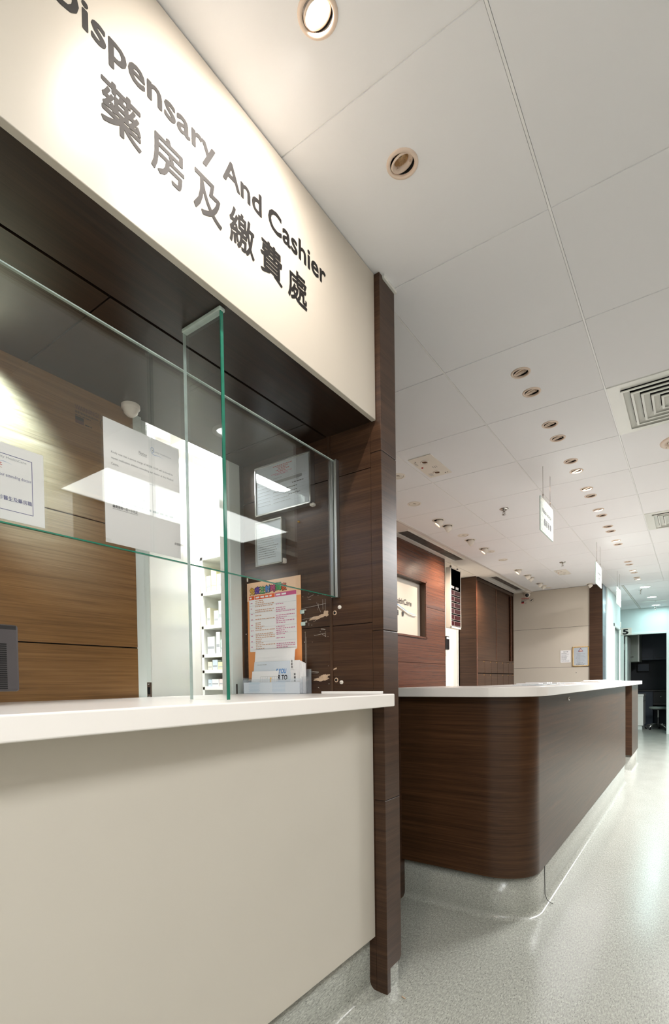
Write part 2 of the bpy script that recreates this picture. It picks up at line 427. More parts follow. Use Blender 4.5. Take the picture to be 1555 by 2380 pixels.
for i in range(-3, 2):
    for j in range(-7, 14):
        xa, ya = X0+TS*i, Y0+TS*j
        xb, yb = xa+TS, min(ya+TS, 9.12)
        if any(abs(vx-xa) < .01 and abs(vy-ya) < .01 for vx, vy in VENTS+TROFF): continue
        hs = [h for h in holes if xa-0.06 < h[0] < xb+0.06 and ya-0.06 < h[1] < yb+0.06]
        t = bmesh.new(); gx = 0.0042
        vs = [t.verts.new(p) for p in ((xa+gx, ya+g, CEIL), (xb-gx, ya+g, CEIL), (xb-gx, yb-g, CEIL), (xa+gx, yb-g, CEIL))]
        es = [t.edges.new((vs[a], vs[(a+1) % 4])) for a in range(4)]
        for hx, hy, hr in hs:
            if not (xa+hr+.004 < hx < xb-hr-.004 and ya+hr+.004 < hy < yb-hr-.004): continue
            cv = [t.verts.new((hx+hr*math.cos(2*PI*a/24), hy+hr*math.sin(2*PI*a/24), CEIL)) for a in range(24)]
            es += [t.edges.new((cv[a], cv[(a+1) % 24])) for a in range(24)]
        bmesh.ops.triangle_fill(t, use_beauty=True, use_dissolve=False, edges=es)
        lip = [e for e in t.edges if len(e.link_faces) == 1]
        ex = bmesh.ops.extrude_edge_only(t, edges=lip)
        bmesh.ops.translate(t, verts=[v for v in ex['geom'] if isinstance(v, bmesh.types.BMVert)], vec=(0, 0, 0.012))
        for f in t.faces: f.material_index = k0
        bmesh.ops.recalc_face_normals(t, faces=t.faces[:])
        m._merge(t)
# T-bars above the joints (grey along the corridor, white slivers across)
M_TBAR = plain('painted_ceiling_runner', (206, 200, 194), 0.4); M_TBARW = plain('white_ceiling_runner', (240, 240, 240), 0.35)
for i in range(-3, 3):
    x = X0+TS*i
    m.box(x-0.0032, x+0.0032, -3.05, 9.12, CEIL-0.0008, CEIL+0.006, M_TBARW); m.box(x-0.010, x+0.010, -3.05, 9.12, CEIL+0.006, CEIL+0.008, M_TBAR)
for j in range(-7, 15):
    y = Y0+TS*j
    if y > 9.12: continue
    m.box(X0-3*TS, X0+2*TS, y-0.008, y+0.008, CEIL+0.0035, CEIL+0.006, M_TBARW)
struct(m.build('ceiling'))
# plain plaster strips beside the tile field, with slots for the linear grilles
def strip_with_slots(name, xa, xb, ya, yb, slots, z, mat):
    mm = MB(); t = bmesh.new(); k = mm.mi(mat)
    vs = [t.verts.new(p) for p in ((xa, ya, z), (xb, ya, z), (xb, yb, z), (xa, yb, z))]
    es = [t.edges.new((vs[a], vs[(a+1) % 4])) for a in range(4)]
    for sxa, sxb, sya, syb in slots:
        cv = [t.verts.new(p) for p in ((sxa, sya, z), (sxb, sya, z), (sxb, syb, z), (sxa, syb, z))]
        es += [t.edges.new((cv[a], cv[(a+1) % 4])) for a in range(4)]
    bmesh.ops.triangle_fill(t, use_beauty=True, use_dissolve=False, edges=es)
    lip = [e for e in t.edges if len(e.link_faces) == 1]
    ex = bmesh.ops.extrude_edge_only(t, edges=lip)
    bmesh.ops.translate(t, verts=[v for v in ex['geom'] if isinstance(v, bmesh.types.BMVert)], vec=(0, 0, 0.06))
    for f in t.faces: f.material_index = k
    mm._merge(t)
    return mm
SL1 = (-2.352, -2.238, 4.43, 5.885); SL2 = (-2.372, -2.238, 7.12, 8.53)
mm = strip_with_slots('x', -2.46, -2.172, 1.72, 8.80, [SL1, SL2], CEIL-0.004, M_PLASTER)
mm.box(-2.186, -2.168, 1.72, 8.78, CEIL-0.014, CEIL+0.01, M_TBAR, 0.003)
struct(mm.build('trim_1'))
SL3 = (1.10, 1.40, 3.85, 5.4)
mm = strip_with_slots('x', 0.842, 1.55, -3.05, 9.12, [SL3], CEIL-0.002, M_PLASTER)
struct(mm.build('trim_2'))
# alcove ceiling over the passage beside the reception (behind the ticket display)
m = MB(); m.box(-4.0, -2.457, 5.70, 6.985, CEIL+0.004, CEIL+0.03, M_PLASTER); m.box(-2.466, -2.455, 5.72, 6.98, CEIL-0.008, CEIL+0.004, M_PLASTER)
struct(m.build('trim_3'))
# plenum lid: closes the void above the tiles
m = MB(); m.box(-4.1, 1.7, -3.1, 16.1, 2.78, 2.84, M_VOID); struct(m.build('trim_4'))

# ---- dispensary (left) wall: fascia, soffit, reveal pier, partition
m = MB(); m.box(-0.950, -0.932, -0.75, 1.602, 2.082, 2.594, M_CREAM, 0.0015); m.box(-0.950, -0.935, 1.602, 1.605, 2.083, 2.594, M_WPAINT); m.box(-1.02, -0.951, -0.75, 1.60, 2.13, 2.594, M_DARKGAP)
struct(m.build('wall_left'))
m = MB()
m.box(-1.148, -0.9505, -0.75, 1.605, 2.083, 2.12, M_SOFFIT_SHADE)
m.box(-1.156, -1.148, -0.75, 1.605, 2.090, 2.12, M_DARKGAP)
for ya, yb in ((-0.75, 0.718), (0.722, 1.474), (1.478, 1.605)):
    m.box(-1.60, -1.156, ya, yb, 2.083, 2.12, M_SOFFIT_SHADE)
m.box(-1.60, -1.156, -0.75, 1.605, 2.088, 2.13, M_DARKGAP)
struct(m.build('trim_5'))
# reveal pier, panelled; its edge board faces the corridor
m = MB()
m.box(-1.60, -0.93, 1.610, 1.715, 0.0, CEIL-0.001, M_DARKGAP)
for za, zb in ((0.0, 1.3605), (1.3635, 1.9195), (1.9225, CEIL-0.002)):
    m.box(-1.602, -1.146, 1.605, 1.612, za, zb, M_WALNUT)
    m.box(-1.134, -0.9575, 1.605, 1.612, za, zb, M_WALNUT)
m.box(-1.146, -1.134, 1.602, 1.613, 0.0, CEIL-0.002, M_WALNUT_V)
bp = [(1.605, 0.0), (1.630, 0.0), (1.630, 0.088), (1.70, 0.088), (1.715, 0.100), (1.715, CEIL-0.012), (1.63, CEIL-0.012), (1.63, CEIL-0.002), (1.605, CEIL-0.002)]
zc = [0.713, 1.332, 1.972]
for a, b in zip([None]+zc, zc+[None]):
    pts = [(y, z) for y, z in bp]
    za = -1 if a is None else a+0.0015; zb = 9 if b is None else b-0.0015
    if a is None: q = [(1.605, 0.0), (1.630, 0.0), (1.630, 0.088), (1.70, 0.088), (1.715, 0.100), (1.715, zb), (1.605, zb)]
    elif b is None: q = [(1.605, za), (1.715, za), (1.715, CEIL-0.012), (1.63, CEIL-0.012), (1.625, CEIL-0.002), (1.605, CEIL-0.002)]
    else: q = [(1.605, za), (1.715, za), (1.715, zb), (1.605, zb)]
    m.prism(q, 'x', -0.957, -0.912, M_WALNUT, 0.0015)
m.box(-0.95, -0.914, 1.607, 1.713, 0.10, CEIL-0.02, M_DARKGAP)
m.box(-1.6, -0.925, 1.63, 1.712, 0.0, 0.10, M_FLOOR)
m.box(-0.914, -0.905, 1.628, 1.722, CEIL-0.011, CEIL-0.001, M_WPAINT)
struct(m.build('wall_pier'))
# wood partition at the back of the booth, golden light in its colour
m = MB()
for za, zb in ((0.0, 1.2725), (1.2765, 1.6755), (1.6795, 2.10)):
    m.box(-1.60, -1.578, -0.75, 1.058, za, zb, M_GOLDLIT)
m.box(-1.605, -1.585, -0.75, 1.061, 0.0, 2.10, M_DARKGAP)
struct(m.build('wall_booth'))
# white door frame of the booth's opening
m = MB()
m.box(-1.66, -1.585, 1.060, 1.098, 0.0, 2.10, M_MINT, 0.003)
m.box(-1.68, -1.60, 1.098, 1.126, 0.0, 2.10, M_MINT, 0.003)
m.box(-1.70, -1.64, 1.126, 1.140, 0.0, 2.10, M_WPAINT, 0.002)
m.box(-1.66, -1.60, 1.520, 1.585, 0.0, 2.10, M_MINT, 0.003)
m.box(-1.64, -1.605, 1.500, 1.522, 0.0, 2.10, M_WPAINT, 0.003)
m.box(-1.61, -1.60, 1.585, 1.605, 0.0, 2.10, M_ALU)
d1 = m.build('door_1'); struct(d1, 'white door frame in the dispensary booth')
m = MB(); m.box(-1.600, -1.5985, 1.100, 1.125, 1.085, 1.155, M_STEELDARK, 0.0005); m.box(-1.5986, -1.598, 1.107, 1.118, 1.112, 1.138, M_VOID)
m.lathe([(0.0035, 0), (0.0035, 0.0015), (0, 0.002)], M_CHROME, (-1.5985, 1.112, 1.149), (1, 0, 0), 10)
m.lathe([(0.005, 0), (0.005, 0.004), (0, 0.005)], M_CHROME, (-1.5985, 1.112, 1.102), (1, 0, 0), 10)
m.build('latch_plate', d1)
m = MB(); m.box(-1.600, -1.598, 1.542, 1.548, 1.09, 1.145, M_STEELDARK); m.build('latch_plate', d1)
# white door leaf standing open into the pharmacy
dv = Vector((-2.02+1.66, 1.62-1.145, 0)); wd = dv.length; dv.normalize(); pv = Vector((-dv.y, dv.x, 0))
m = MB(); m.obox(Vector((-1.665, 1.150, 1.05))+dv*wd/2, dv, pv, UZ, wd/2, 0.02, 1.05, M_WPAINT, 0.002)
lf = m.build('door_2'); struct(lf, 'white door leaf standing open into the pharmacy')
m = MB(); e = Vector((-1.665, 1.150, 1.12))+dv*(wd+0.001); m.obox(e, dv, pv, UZ, 0.0012, 0.012, 0.035, M_STEELDARK, 0.0005); m.obox(e+dv*0.001, dv, pv, UZ, 0.0012, 0.003, 0.006, M_VOID); m.build('latch_plate', lf)
# pharmacy room behind
m = MB(); m.box(-2.62, -2.572, -0.8, 2.9, 0.0, 2.60, M_PLASTER); m.box(-2.572, -2.565, -0.8, 2.9, 2.50, 2.535, M_WPAINT, 0.002)
m.box(-2.572, -2.568, 1.2, 2.9, 2.08, 2.086, M_INKL); struct(m.build('wall_pharmacy'))
m = MB(); m.box(-2.62, -1.60, 2.86, 2.9, 0.0, 2.60, M_PLASTER); m.box(-1.62, -1.60, 1.715, 2.86, 0.0, CEIL-0.004, M_WALNUT)
struct(m.build('wall_partition'))
m = MB(); m.box(-2.60, -1.02, -0.8, -0.755, 0.0, 2.60, M_PLASTER); struct(m.build('wall_booth_end'))
m = MB(); m.box(-2.60, -1.02, -0.75, 2.88, 2.600, 2.63, M_TILE); struct(m.build('ceiling_pharmacy'))

# ---- reception back wall with the recessed sign
m = MB(); xr = -2.42
m.box(-2.56, -2.515, 2.9, 5.735, 0.0, CEIL, M_DARKGAP); m.box(-2.53, -2.43, 5.3, 5.735, 0.0, CEIL, M_DARKGAP); m.box(-2.53, -2.43, 2.9, 3.5, 0.0, CEIL, M_DARKGAP)
m.box(-2.53, -2.43, 3.5, 5.3, 0.0, 1.60, M_DARKGAP); m.box(-2.53, -2.43, 3.5, 5.3, 2.25, CEIL, M_DARKGAP)
SY0, SY1, SZ0, SZ1 = 3.55, 5.21, 1.618, 2.238
def wpanel(ya, yb, za, zb): m.box(-2.44, xr, ya, yb, za, zb, M_WARMLIT)
zs = [0.0, 1.345, 1.9675, CEIL-0.004]
for za, zb in zip(zs, zs[1:]):
    a, b = za+(0.002 if za else 0), zb-0.002
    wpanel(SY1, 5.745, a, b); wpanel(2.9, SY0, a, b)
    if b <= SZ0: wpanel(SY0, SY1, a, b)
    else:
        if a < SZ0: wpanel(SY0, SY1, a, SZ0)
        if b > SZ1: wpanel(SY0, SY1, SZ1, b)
m.box(-2.56, -2.42, 5.735, 5.748, 0.0, CEIL-0.004, M_WALNUT_V)
struct(m.build('wall_reception'))
# white wall of the passage beyond it
m = MB(); m.box(-2.80, -2.75, 5.3, 8.8, 0.0, 2.70, M_PLASTER); m.box(-2.75, -2.735, 6.93, 6.965, 0.0, 2.6, M_WPAINT); struct(m.build('wall_passage'))
# ---- far wall: beige panels
m = MB(); m.box(-2.62, -1.32, 8.776, 8.84, 0.0, CEIL+0.02, M_DARKGAP)
zs = [0.0, 1.339, 1.9735, CEIL-0.002]
for za, zb in zip(zs, zs[1:]): m.box(-2.60, -1.321, 8.77, 8.78, za+(0.002 if za else 0), zb-0.002, M_BEIGE)
m.lathe([(0.006, 0), (0.006, 0.002)], M_VOID, (-1.513, 8.7705, 1.249), (0, -1, 0), 12, cap1=True)
struct(m.build('wall_far'))
# dark wood pillar with a metal clad side
m = MB(); m.box(-1.318, -1.137, 8.745, 9.13, 0.0, CEIL+0.01, M_WALNUT)
for za, zb in ((0.0, 1.331), (1.334, 1.966), (1.969, CEIL)): m.box(-1.139, -1.135, 8.747, 9.13, za, zb, M_METALCLAD)
struct(m.build('wall_pillar'))
# far corridor
DY0, DY1, DZ = 9.90, 10.80, 2.08
m = MB()
m.box(-1.25, -1.118, 9.13, DY0, 0.0, CEIL+0.01, M_TEALWALL); m.box(-1.25, -1.118, DY1, 10.87, 0.0, CEIL+0.01, M_TEALWALL); m.box(-2.3, -1.25, 10.80, 10.87, 0.0, CEIL+0.01, M_TEALWALL); m.box(-2.3, -2.2, 10.87, 12.35, 0.0, CEIL+0.01, M_TEALWALL); m.box(-1.25, -1.118, DY0, DY1, DZ, CEIL+0.01, M_TEALWALL)
struct(m.build('wall_corridor'))
m = MB(); m.box(-1.13, -1.105, DY0, DY0+0.06, 0, DZ+0.02, M_MINT, 0.004); m.box(-1.13, -1.105, DY1-0.06, DY1, 0, DZ+0.02, M_MINT, 0.004); m.box(-1.13, -1.105, DY0, DY1, DZ-0.04, DZ+0.02, M_MINT, 0.004)
m.box(-1.20, -1.17, DY0+0.05, DY1-0.05, 0, DZ-0.03, M_MINT); m.box(-1.172, -1.166, 10.08, 10.3, 1.90, 1.93, M_SAGE)
d3 = m.build('door_3'); struct(d3, 'pale mint door and frame in the far corridor wall')
m = MB(); m.lathe([(0.0, 0.0), (0.05, 0.0), (0.05, 0.006), (0.0, 0.007)], M_METALCLAD, (-1.168, 10.22, 1.62), (1, 0, 0), 20); m.build('door_plate', d3)
EX0, EX1, EZ = -1.207, -0.449, 2.058
m = MB()
m.box(-2.3, EX0-0.06, 12.35, 12.45, 0, CEIL+0.02, M_TEALWALL); m.box(EX1+0.05, 1.6, 12.35, 12.45, 0, CEIL+0.02, M_TEALWALL); m.box(EX0-0.06, EX1+0.05, 12.35, 12.45, EZ+0.04, CEIL+0.02, M_TEALWALL)
struct(m.build('wall_end'))
m = MB(); m.box(EX0-0.06, EX0, 12.33, 12.46, 0, EZ+0.045, M_MINT, 0.004); m.box(EX1, EX1+0.05, 12.33, 12.46, 0, EZ+0.045, M_MINT, 0.004); m.box(EX0, EX1, 12.33, 12.46, EZ, EZ+0.045, M_MINT, 0.004)
m.box(EX0, EX0+0.012, 12.36, 12.40, 1.745, 1.875, M_ALU)
d4 = m.build('door_4'); struct(d4, 'white frame of the open doorway to room 5')
m = MB(); m.box(-1.19, -1.15, 12.44, 13.22, 0.01, 2.04, M_MINT, 0.003)
m.lathe([(0.012, 0), (0.012, 0.03), (0.018, 0.032), (0.018, 0.05), (0, 0.052)], M_CHROME, (-1.15, 13.14, 1.62), (1, 0, 0), 14)
dl = m.build('door_leaf', d4)
# far corridor ceiling, larger lay-in grid
m = MB()
for i, (xa, xb) in enumerate(((-2.25, -1.53), (-1.50, -0.925), (-0.895, 0.30), (0.33, 1.6))):
    y = 9.125
    for j in range(6):
        yb = min(y+0.62, 12.36)
        m.box(xa+0.003, xb-0.003, y+0.003, yb-0.003, CEIL, CEIL+0.02, M_TILE); y = yb
for x in (-0.91, 0.315): m.box(x-0.014, x+0.014, 9.125, 12.36, CEIL-0.001, CEIL+0.02, M_TBAR)
m.box(-2.3, 1.6, 9.12, 12.36, CEIL+0.012, CEIL+0.03, M_DARKGAP)
struct(m.build('ceiling_corridor'))
# dark room 5
m = MB(); m.box(-1.75, -1.70, 12.45, 15.1, 0, 2.6, M_UNLITWALL); struct(m.build('wall_room_left'))
m = MB(); m.box(-1.70, 0.55, 15.0, 15.05, 0, 2.6, M_UNLITWALL); struct(m.build('wall_room_back'))
m = MB(); m.box(0.55, 0.6, 12.45, 15.1, 0, 2.6, M_UNLITWALL); struct(m.build('wall_room_right'))
m = MB(); m.box(-1.75, 0.6, 12.45, 15.05, 2.60, 2.63, M_UNLITWALL); struct(m.build('ceiling_room'))

# ---- right wall (opposite the counters) and an added glazed front behind the camera
m = MB(); m.box(1.53, 1.6, -3.05, 12.35, 0.0, CEIL, M_DARKGAP)
for za, zb in ((0.0, 0.70), (0.703, 1.331), (1.334, 1.966), (1.969, CEIL)):
    for y in range(-3, 13): m.box(1.522, 1.532, max(-3.05, y*1.0+0.0015), min(12.35, y+0.9985), za, zb, M_WALNUT if y >= 2 else M_PLASTER)  # unseen near stretch made white plaster to bounce more light
struct(m.build('wall_right'))
m = MB(); m.box(-4.0, -1.55, -3.05, -3.0, 0, CEIL, M_PLASTER); m.box(1.15, 1.6, -3.05, -3.0, 0, CEIL, M_PLASTER); m.box(-1.55, 1.15, -3.05, -3.0, 2.42, CEIL, M_PLASTER); m.box(-1.55, 1.15, -3.05, -3.0, 0, 0.08, M_PLASTER)
m.box(-1.62, -0.94, -3.0, -0.76, 0, 2.6, M_PLASTER)
struct(m.build('wall_back'))
m = MB()
for x in (-1.55, -0.2, 1.11): m.box(x, x+0.05, -3.04, -3.0, 0.08, 2.42, M_ALU, 0.003)
for z in (0.08, 2.37): m.box(-1.55, 1.15, -3.04, -3.0, z, z+0.05, M_ALU, 0.003)
w1 = m.build('added_window_1'); struct(w1)  # unseen window added as the opening for the front fill
m = MB(); m.box(-1.5, 1.1, -3.022, -3.018, 0.13, 2.37, M_GLASS); m.build('glazing', w1)
# ---- coved vinyl skirting under the dispensary counter
def cove(pts, h, ydir, mat, name):
    """skirting profile (offset, z) swept along a polyline with given outward normals"""
    prof = [(0.0, h), (0.004, h), (0.004, 0.035)] + [(0.004+0.026*(1-math.cos(a)), 0.031*(1-math.sin(a))+0.001) for a in [i*PI/2/6 for i in range(1, 7)]] + [(0.045, 0.0005)]
    mm = MB(); k = mm.mi(mat); rows = []
    for (px, py), (nx, ny) in pts: rows.append([mm.bm.verts.new((px+nx*o, py+ny*o, z)) for o, z in prof])
    for a, b in zip(rows, rows[1:]):
        for i in range(len(prof)-1):
            f = mm.bm.faces.new((a[i], b[i], b[i+1], a[i+1])); f.material_index = k; f.smooth = True
    bmesh.ops.recalc_face_normals(mm.bm, faces=mm.bm.faces[:])
    return mm
mm = cove([((-0.99, -0.75), (1, 0)), ((-0.99, 1.606), (1, 0))], 0.215, 1, M_FLOOR, 'x')
struct(mm.build('baseboard_left'))

# ================================================================== THINGS
# ---- dispensary counter: cream front panel and white ledge
t = thing('dispensary_counter', 'cream panel front of the dispensary counter below the white ledge', 'counter', (-1.0, 0.5, 0))
m = MB(); m.box(-0.982, -0.959, -0.75, 1.602, 0.205, 1.057, M_CREAM, 0.0015); m.build('front_panel', t)
m = MB(); m.box(-1.55, -0.99, -0.75, 1.60, 0.0, 1.05, M_DARKGAP); m.build('carcass', t)
m = MB(); m.prism([(-1.575, -0.75), (-0.865, -0.75), (-0.865, 1.596), (-0.911, 1.596), (-0.911, 1.604), (-1.575, 1.604)], 'z', 1.058, 1.103, M_WHITE, 0.004)
tag(m.build('counter_ledge'), 'white solid-surface ledge of the dispensary window', 'counter top')
m = MB(); m.prism([(-1.18, 1.587), (-1.0, 1.585), (-0.915, 1.590), (-0.915, 1.604), (-1.18, 1.604)], 'z', 1.1032, 1.112, M_PAPER, 0.001)
tag(m.build('sealant_strip'), 'ragged white sealant strip where the ledge meets the wood reveal', 'sealant')

# ---- glass screen across the window
t = thing('glass_screen', 'long clear glass screen hung across the dispensary window', 'glass', (-1.111, 0.6, 1.469))
m = MB(); m.box(-1.1140, -1.1080, -0.70, 1.597, 1.470, 1.977, M_GLASS); m.build('pane', t)
m = MB(); m.box(-1.1145, -1.1075, -0.70, 1.597, 1.4675, 1.4702, M_GEDGE); m.box(-1.1145, -1.1075, -0.70, 1.597, 1.9768, 1.9795, M_GEDGEL); m.build('polished_edge', t)
m = MB(); m.box(-1.126, -1.1146, 1.585, 1.605, 1.467, 1.982, M_ALU, 0.001); m.box(-1.1074, -1.096, 1.585, 1.605, 1.467, 1.982, M_ALU, 0.001); m.box(-1.1146, -1.1074, 1.598, 1.605, 1.467, 1.982, M_DARKGAP); m.build('wall_channel', t)
# ---- glass fin standing on the ledge
t = thing('glass_fin', 'upright glass fin between the ledge and the wood soffit', 'glass', (-1.03, 0.902, 1.103))
m = MB(); m.box(-1.1070, -0.966, 0.8975, 0.9065, 1.105, 2.082, M_GLASS); m.build('pane', t)
m = MB(); m.box(-0.9662, -0.9625, 0.8973, 0.9067, 1.105, 2.082, M_GEDGE, 0.0008); m.build('polished_edge', t)
m = MB(); m.box(-1.1068, -1.1058, 0.8973, 0.9067, 1.105, 2.082, M_GEDGEL); m.build('back_edge', t)
m = MB(); m.box(-1.1068, -0.960, 0.893, 0.911, 2.074, 2.0832, M_GEDGEL, 0.002); m.build('silicone_bead', t)

# ---- dispensary sign lettering on the fascia
m = MB(); xl = -0.9312
add_text(m, 'Dispensary', (xl, 0.476, 2.353), UY, UZ, 0.860-0.476, 0.066+0.005, M_BLACK, 0.022)
add_text(m, 'And', (xl, 0.886, 2.3705), UY, UZ, 1.019-0.886, 0.0535, M_BLACK, 0.022)
add_text(m, 'Cashier', (xl, 1.047, 2.3685), UY, UZ, 1.304-1.047, 0.0565, M_BLACK, 0.022)
o = origin_to(m.build('sign_lettering'), (xl, 0.9, 2.37)); tag(o, 'black English letters reading Dispensary And Cashier on the cream fascia', 'sign')
m = MB()
for ch, a, b in (('藥', 0.573, 0.659), ('房', 0.684, 0.767), ('及', 0.795, 0.878), ('繳', 0.905, 0.989), ('費', 1.014, 1.099), ('處', 1.125, 1.209)):
    add_text(m, ch, (xl, a, 2.236), UY, UZ, b-a, 0.088, M_BLACK, 0.017)
o = origin_to(m.build('sign_lettering'), (xl, 0.9, 2.236)); tag(o, 'row of six large black Chinese characters under the English letters on the fascia', 'sign')

# ---- logo helper for the clinic's notices
def logo(mb, org, u, v, w, ink, sc_):
    """Q with tail and wave + 'uality HealthCare' ; org = left end of baseline, w = total width"""
    org, u, v = Vector(org), Vector(u), Vector(v); q = w*0.085
    def ell(a): return org+u*(q+q*0.92*math.cos(a))+v*(q*1.25+q*1.25*math.sin(a))
    k = mb.mi(M_BLUE); n = 28; ring = []
    for i in range(n+1):
        a = 2*PI*i/n; th = 0.10+0.10*max(0, math.cos(a))
        p = ell(a); cc = org+u*q+v*q*1.25
        ring.append((mb.bm.verts.new(p), mb.bm.verts.new(cc+(p-cc)*(1-th))))
    for a, b in zip(ring, ring[1:]):
        f = mb.bm.faces.new((a[0], b[0], b[1], a[1])); f.material_index = k
    pts = [(0.05, -0.02), (0.12, -0.055), (0.19, -0.075), (0.26, -0.06), (0.36, -0.045), (0.47, -0.05), (0.6, -0.075)]
    for (a, b), (a2, b2) in zip(pts, pts[1:]):
        th = w*0.009*(1-(a/0.75))
        mb.face([org+u*a*w+v*(b*w-th), org+u*a2*w+v*(b2*w-th*0.8), org+u*a2*w+v*(b2*w+th*0.8), org+u*a*w+v*(b*w+th)], M_BLUE if a < 0.4 else M_LBLUE)
    bar(mb, org, u, v, q*0.65, q*1.5, q*0.35, q*0.35, M_INKL); bar(mb, org, u, v, q*1.0, q*0.75, q*0.4, q*0.45, M_INK)
    add_text(mb, 'uality HealthCare', org+u*q*2.15+v*q*0.35, u, v, w-q*2.15, w*0.085, ink)

# ---- notices taped to the back of the glass screen (facing the corridor)
def notice(name, label, y0, y1, z0, z1, pad):
    t = thing(name, label, 'notice', (-1.116, (y0+y1)/2, z0), 'laminated notices on the glass screen')
    mm = MB(); mm.box(-1.1176, -1.1166, y0, y1, z0, z1, M_PAPER); sh = mm.build('sheet', t)
    mm = MB(); mm.box(-1.1166, -1.1150, y0-pad, y1+pad, z0-pad*0.6, z1+pad*0.5, M_POUCH); mm.build('clear_pouch', t)
    return t, sh
XN = -1.1164
t, sh = notice('notice', 'white notice with navy border and red heading at the left end of the glass', 0.30, 0.536, 1.478, 1.629, 0.005)
m = MB(); O = (XN, 0.30, 1.478)
for a, b, ww, hh in ((0.02, 0.019, 0.193, 0.0012), (0.02, 0.1287, 0.193, 0.0012), (0.02, 0.019, 0.0012, 0.111), (0.212, 0.019, 0.0012, 0.111)): bar(m, O, UY, UZ, a, b, ww, hh, M_INKB)
logo(m, (XN, 0.432, 1.5955), UY, UZ, 0.070, M_INKL, 1)
add_text(m, 'Allergy Alert', (XN, 0.4565, 1.581), UY, UZ, 0.10, 0.0095, M_INKR, 0.02, 'R'); bar(m, O, UY, UZ, 0.06, 0.1005, 0.0965, 0.0006, M_INKR)
add_text(m, 'alert your attending doctor', (XN, 0.511, 1.5615), UY, UZ, 0.078, 0.0078, M_INKB, 0.0, 'R')
add_text(m, '師主診醫生及藥房職', (XN, 0.511, 1.5165), UY, UZ, 0.080, 0.0088, M_INKB, 0.006, 'R')
m.build('print', sh)
t, sh = notice('notice', 'white service-charge notice with black text at the middle of the glass', 0.672, 0.884, 1.480, 1.768, 0.006)
m = MB(); O = (XN, 0.672, 1.480)
add_text(m, 'Notice', (XN, 0.764, 1.7145), UY, UZ, 0.022, 0.0072, M_INK); bar(m, O, UY, UZ, 0.092, 0.2325, 0.022, 0.0006, M_INK)
logo(m, (XN, 0.797, 1.7305), UY, UZ, 0.062, M_INKL, 1)
add_text(m, 'Kindly note that a service charge of HKD$ 110.00 will be levied for', (XN, 0.690, 1.690), UY, UZ, 0.174, 0.0062, M_INK)
add_text(m, 'repeat medication without consulting our doctor at this Medical', (XN, 0.690, 1.6765), UY, UZ, 0.174, 0.0062, M_INK)
add_text(m, 'Centre.', (XN, 0.690, 1.664), UY, UZ, 0.019, 0.0055, M_INK)
add_text(m, 'Quality Healthcare Medical Centre Limited', (XN, 0.864, 1.6465), UY, UZ, 0.096, 0.0055, M_INKL, 0, 'R')
add_text(m, '通告', (XN, 0.770, 1.599), UY, UZ, 0.015, 0.0078, M_INK); bar(m, O, UY, UZ, 0.098, 0.1165, 0.015, 0.0006, M_INK)
rr = random.Random(3); words(m, O, UY, UZ, 0.02, 0.1005, 0.17, 0.005, M_INKL, rr)
add_text(m, '續費港幣一百一十元正', (XN, 0.691, 1.564), UY, UZ, 0.066, 0.0080, M_INK, 0.006); bar(m, O, UY, UZ, 0.019, 0.0815, 0.066, 0.0006, M_INK)
add_text(m, '卓健醫療中心', (XN, 0.864, 1.513), UY, UZ, 0.036, 0.0068, M_INK)
m.build('print', sh)
m = MB(); m.box(-1.1076, -1.1070, 0.735, 0.80, 1.762, 1.774, M_POUCH); m.build('tape', t)
m = MB(); m.box(-1.1076, -1.1070, 0.66, 0.68, 1.478, 1.486, M_POUCH); m.build('tape', t)

# ---- CCTV warning sticker on the booth's wood wall
def cctv_sticker(name, label, org, u, v, w, nrm, faded):
    mm = MB(); o = Vector(org)+Vector(nrm)*0.0006; red = M_INKR if not faded else plain('faded_red_print', (96, 62, 52), 0.4)
    blk = M_INKBK if not faded else plain('faded_dark_print', (58, 48, 38), 0.4)
    add_text(mm, 'WARNING!', o+Vector(v)*w*0.34, u, v, w*0.62, w*0.12, red, 0.012)
    add_text(mm, '錄影電視系統運作中', o+Vector(v)*w*0.245, u, v, w*0.60, w*0.062, blk, 0.008)
    r2 = random.Random(5); words(mm, o, u, v, 0, w*0.19, w*0.4, w*0.022, blk, r2)
    bar(mm, o, u, v, 0, 0.0, w*0.22, w*0.085, red); bar(mm, o, u, v, 0, w*0.085, w*0.22, w*0.085, blk)
    words(mm, o, u, v, w*0.25, w*0.01, w*0.22, w*0.03, blk, r2)
    cc = o+Vector(u)*w*0.82+Vector(v)*w*0.22; k = mm.mi(blk); ring = []
    for i in range(25):
        d = Vector(u)*math.cos(2*PI*i/24)+Vector(v)*math.sin(2*PI*i/24)
        ring.append((mm.bm.verts.new(cc+d*w*0.17), mm.bm.verts.new(cc+d*w*0.158)))
    for a, b in zip(ring, ring[1:]): mm.bm.faces.new((a[0], b[0], b[1], a[1])).material_index = k
    d1_ = (Vector(u)*0.8+Vector(v)*0.6); d2_ = (Vector(u)*-0.6+Vector(v)*0.8)
    mm.face([cc-d1_*w*0.1-d2_*w*0.035, cc+d1_*w*0.1-d2_*w*0.035, cc+d1_*w*0.1+d2_*w*0.035, cc-d1_*w*0.1+d2_*w*0.035], blk)
    ob = origin_to(mm.build(name), org); tag(ob, label, 'sticker'); return ob
cctv_sticker('warning_sticker', 'faded camera warning sticker on the golden wood wall behind the glass', (-1.578, 0.857, 1.968), UY, UZ, 0.125, (1, 0, 0), True)
t = thing('dome_camera', 'white dome camera on the booth soffit, mostly hidden by the notice', 'camera', (-1.545, 1.03, 2.083))
m = MB(); m.lathe([(0.030, 0), (0.030, -0.010), (0.026, -0.014)], M_WPLASTIC, (-1.545, 1.03, 2.083), seg=24); m.build('base', t)
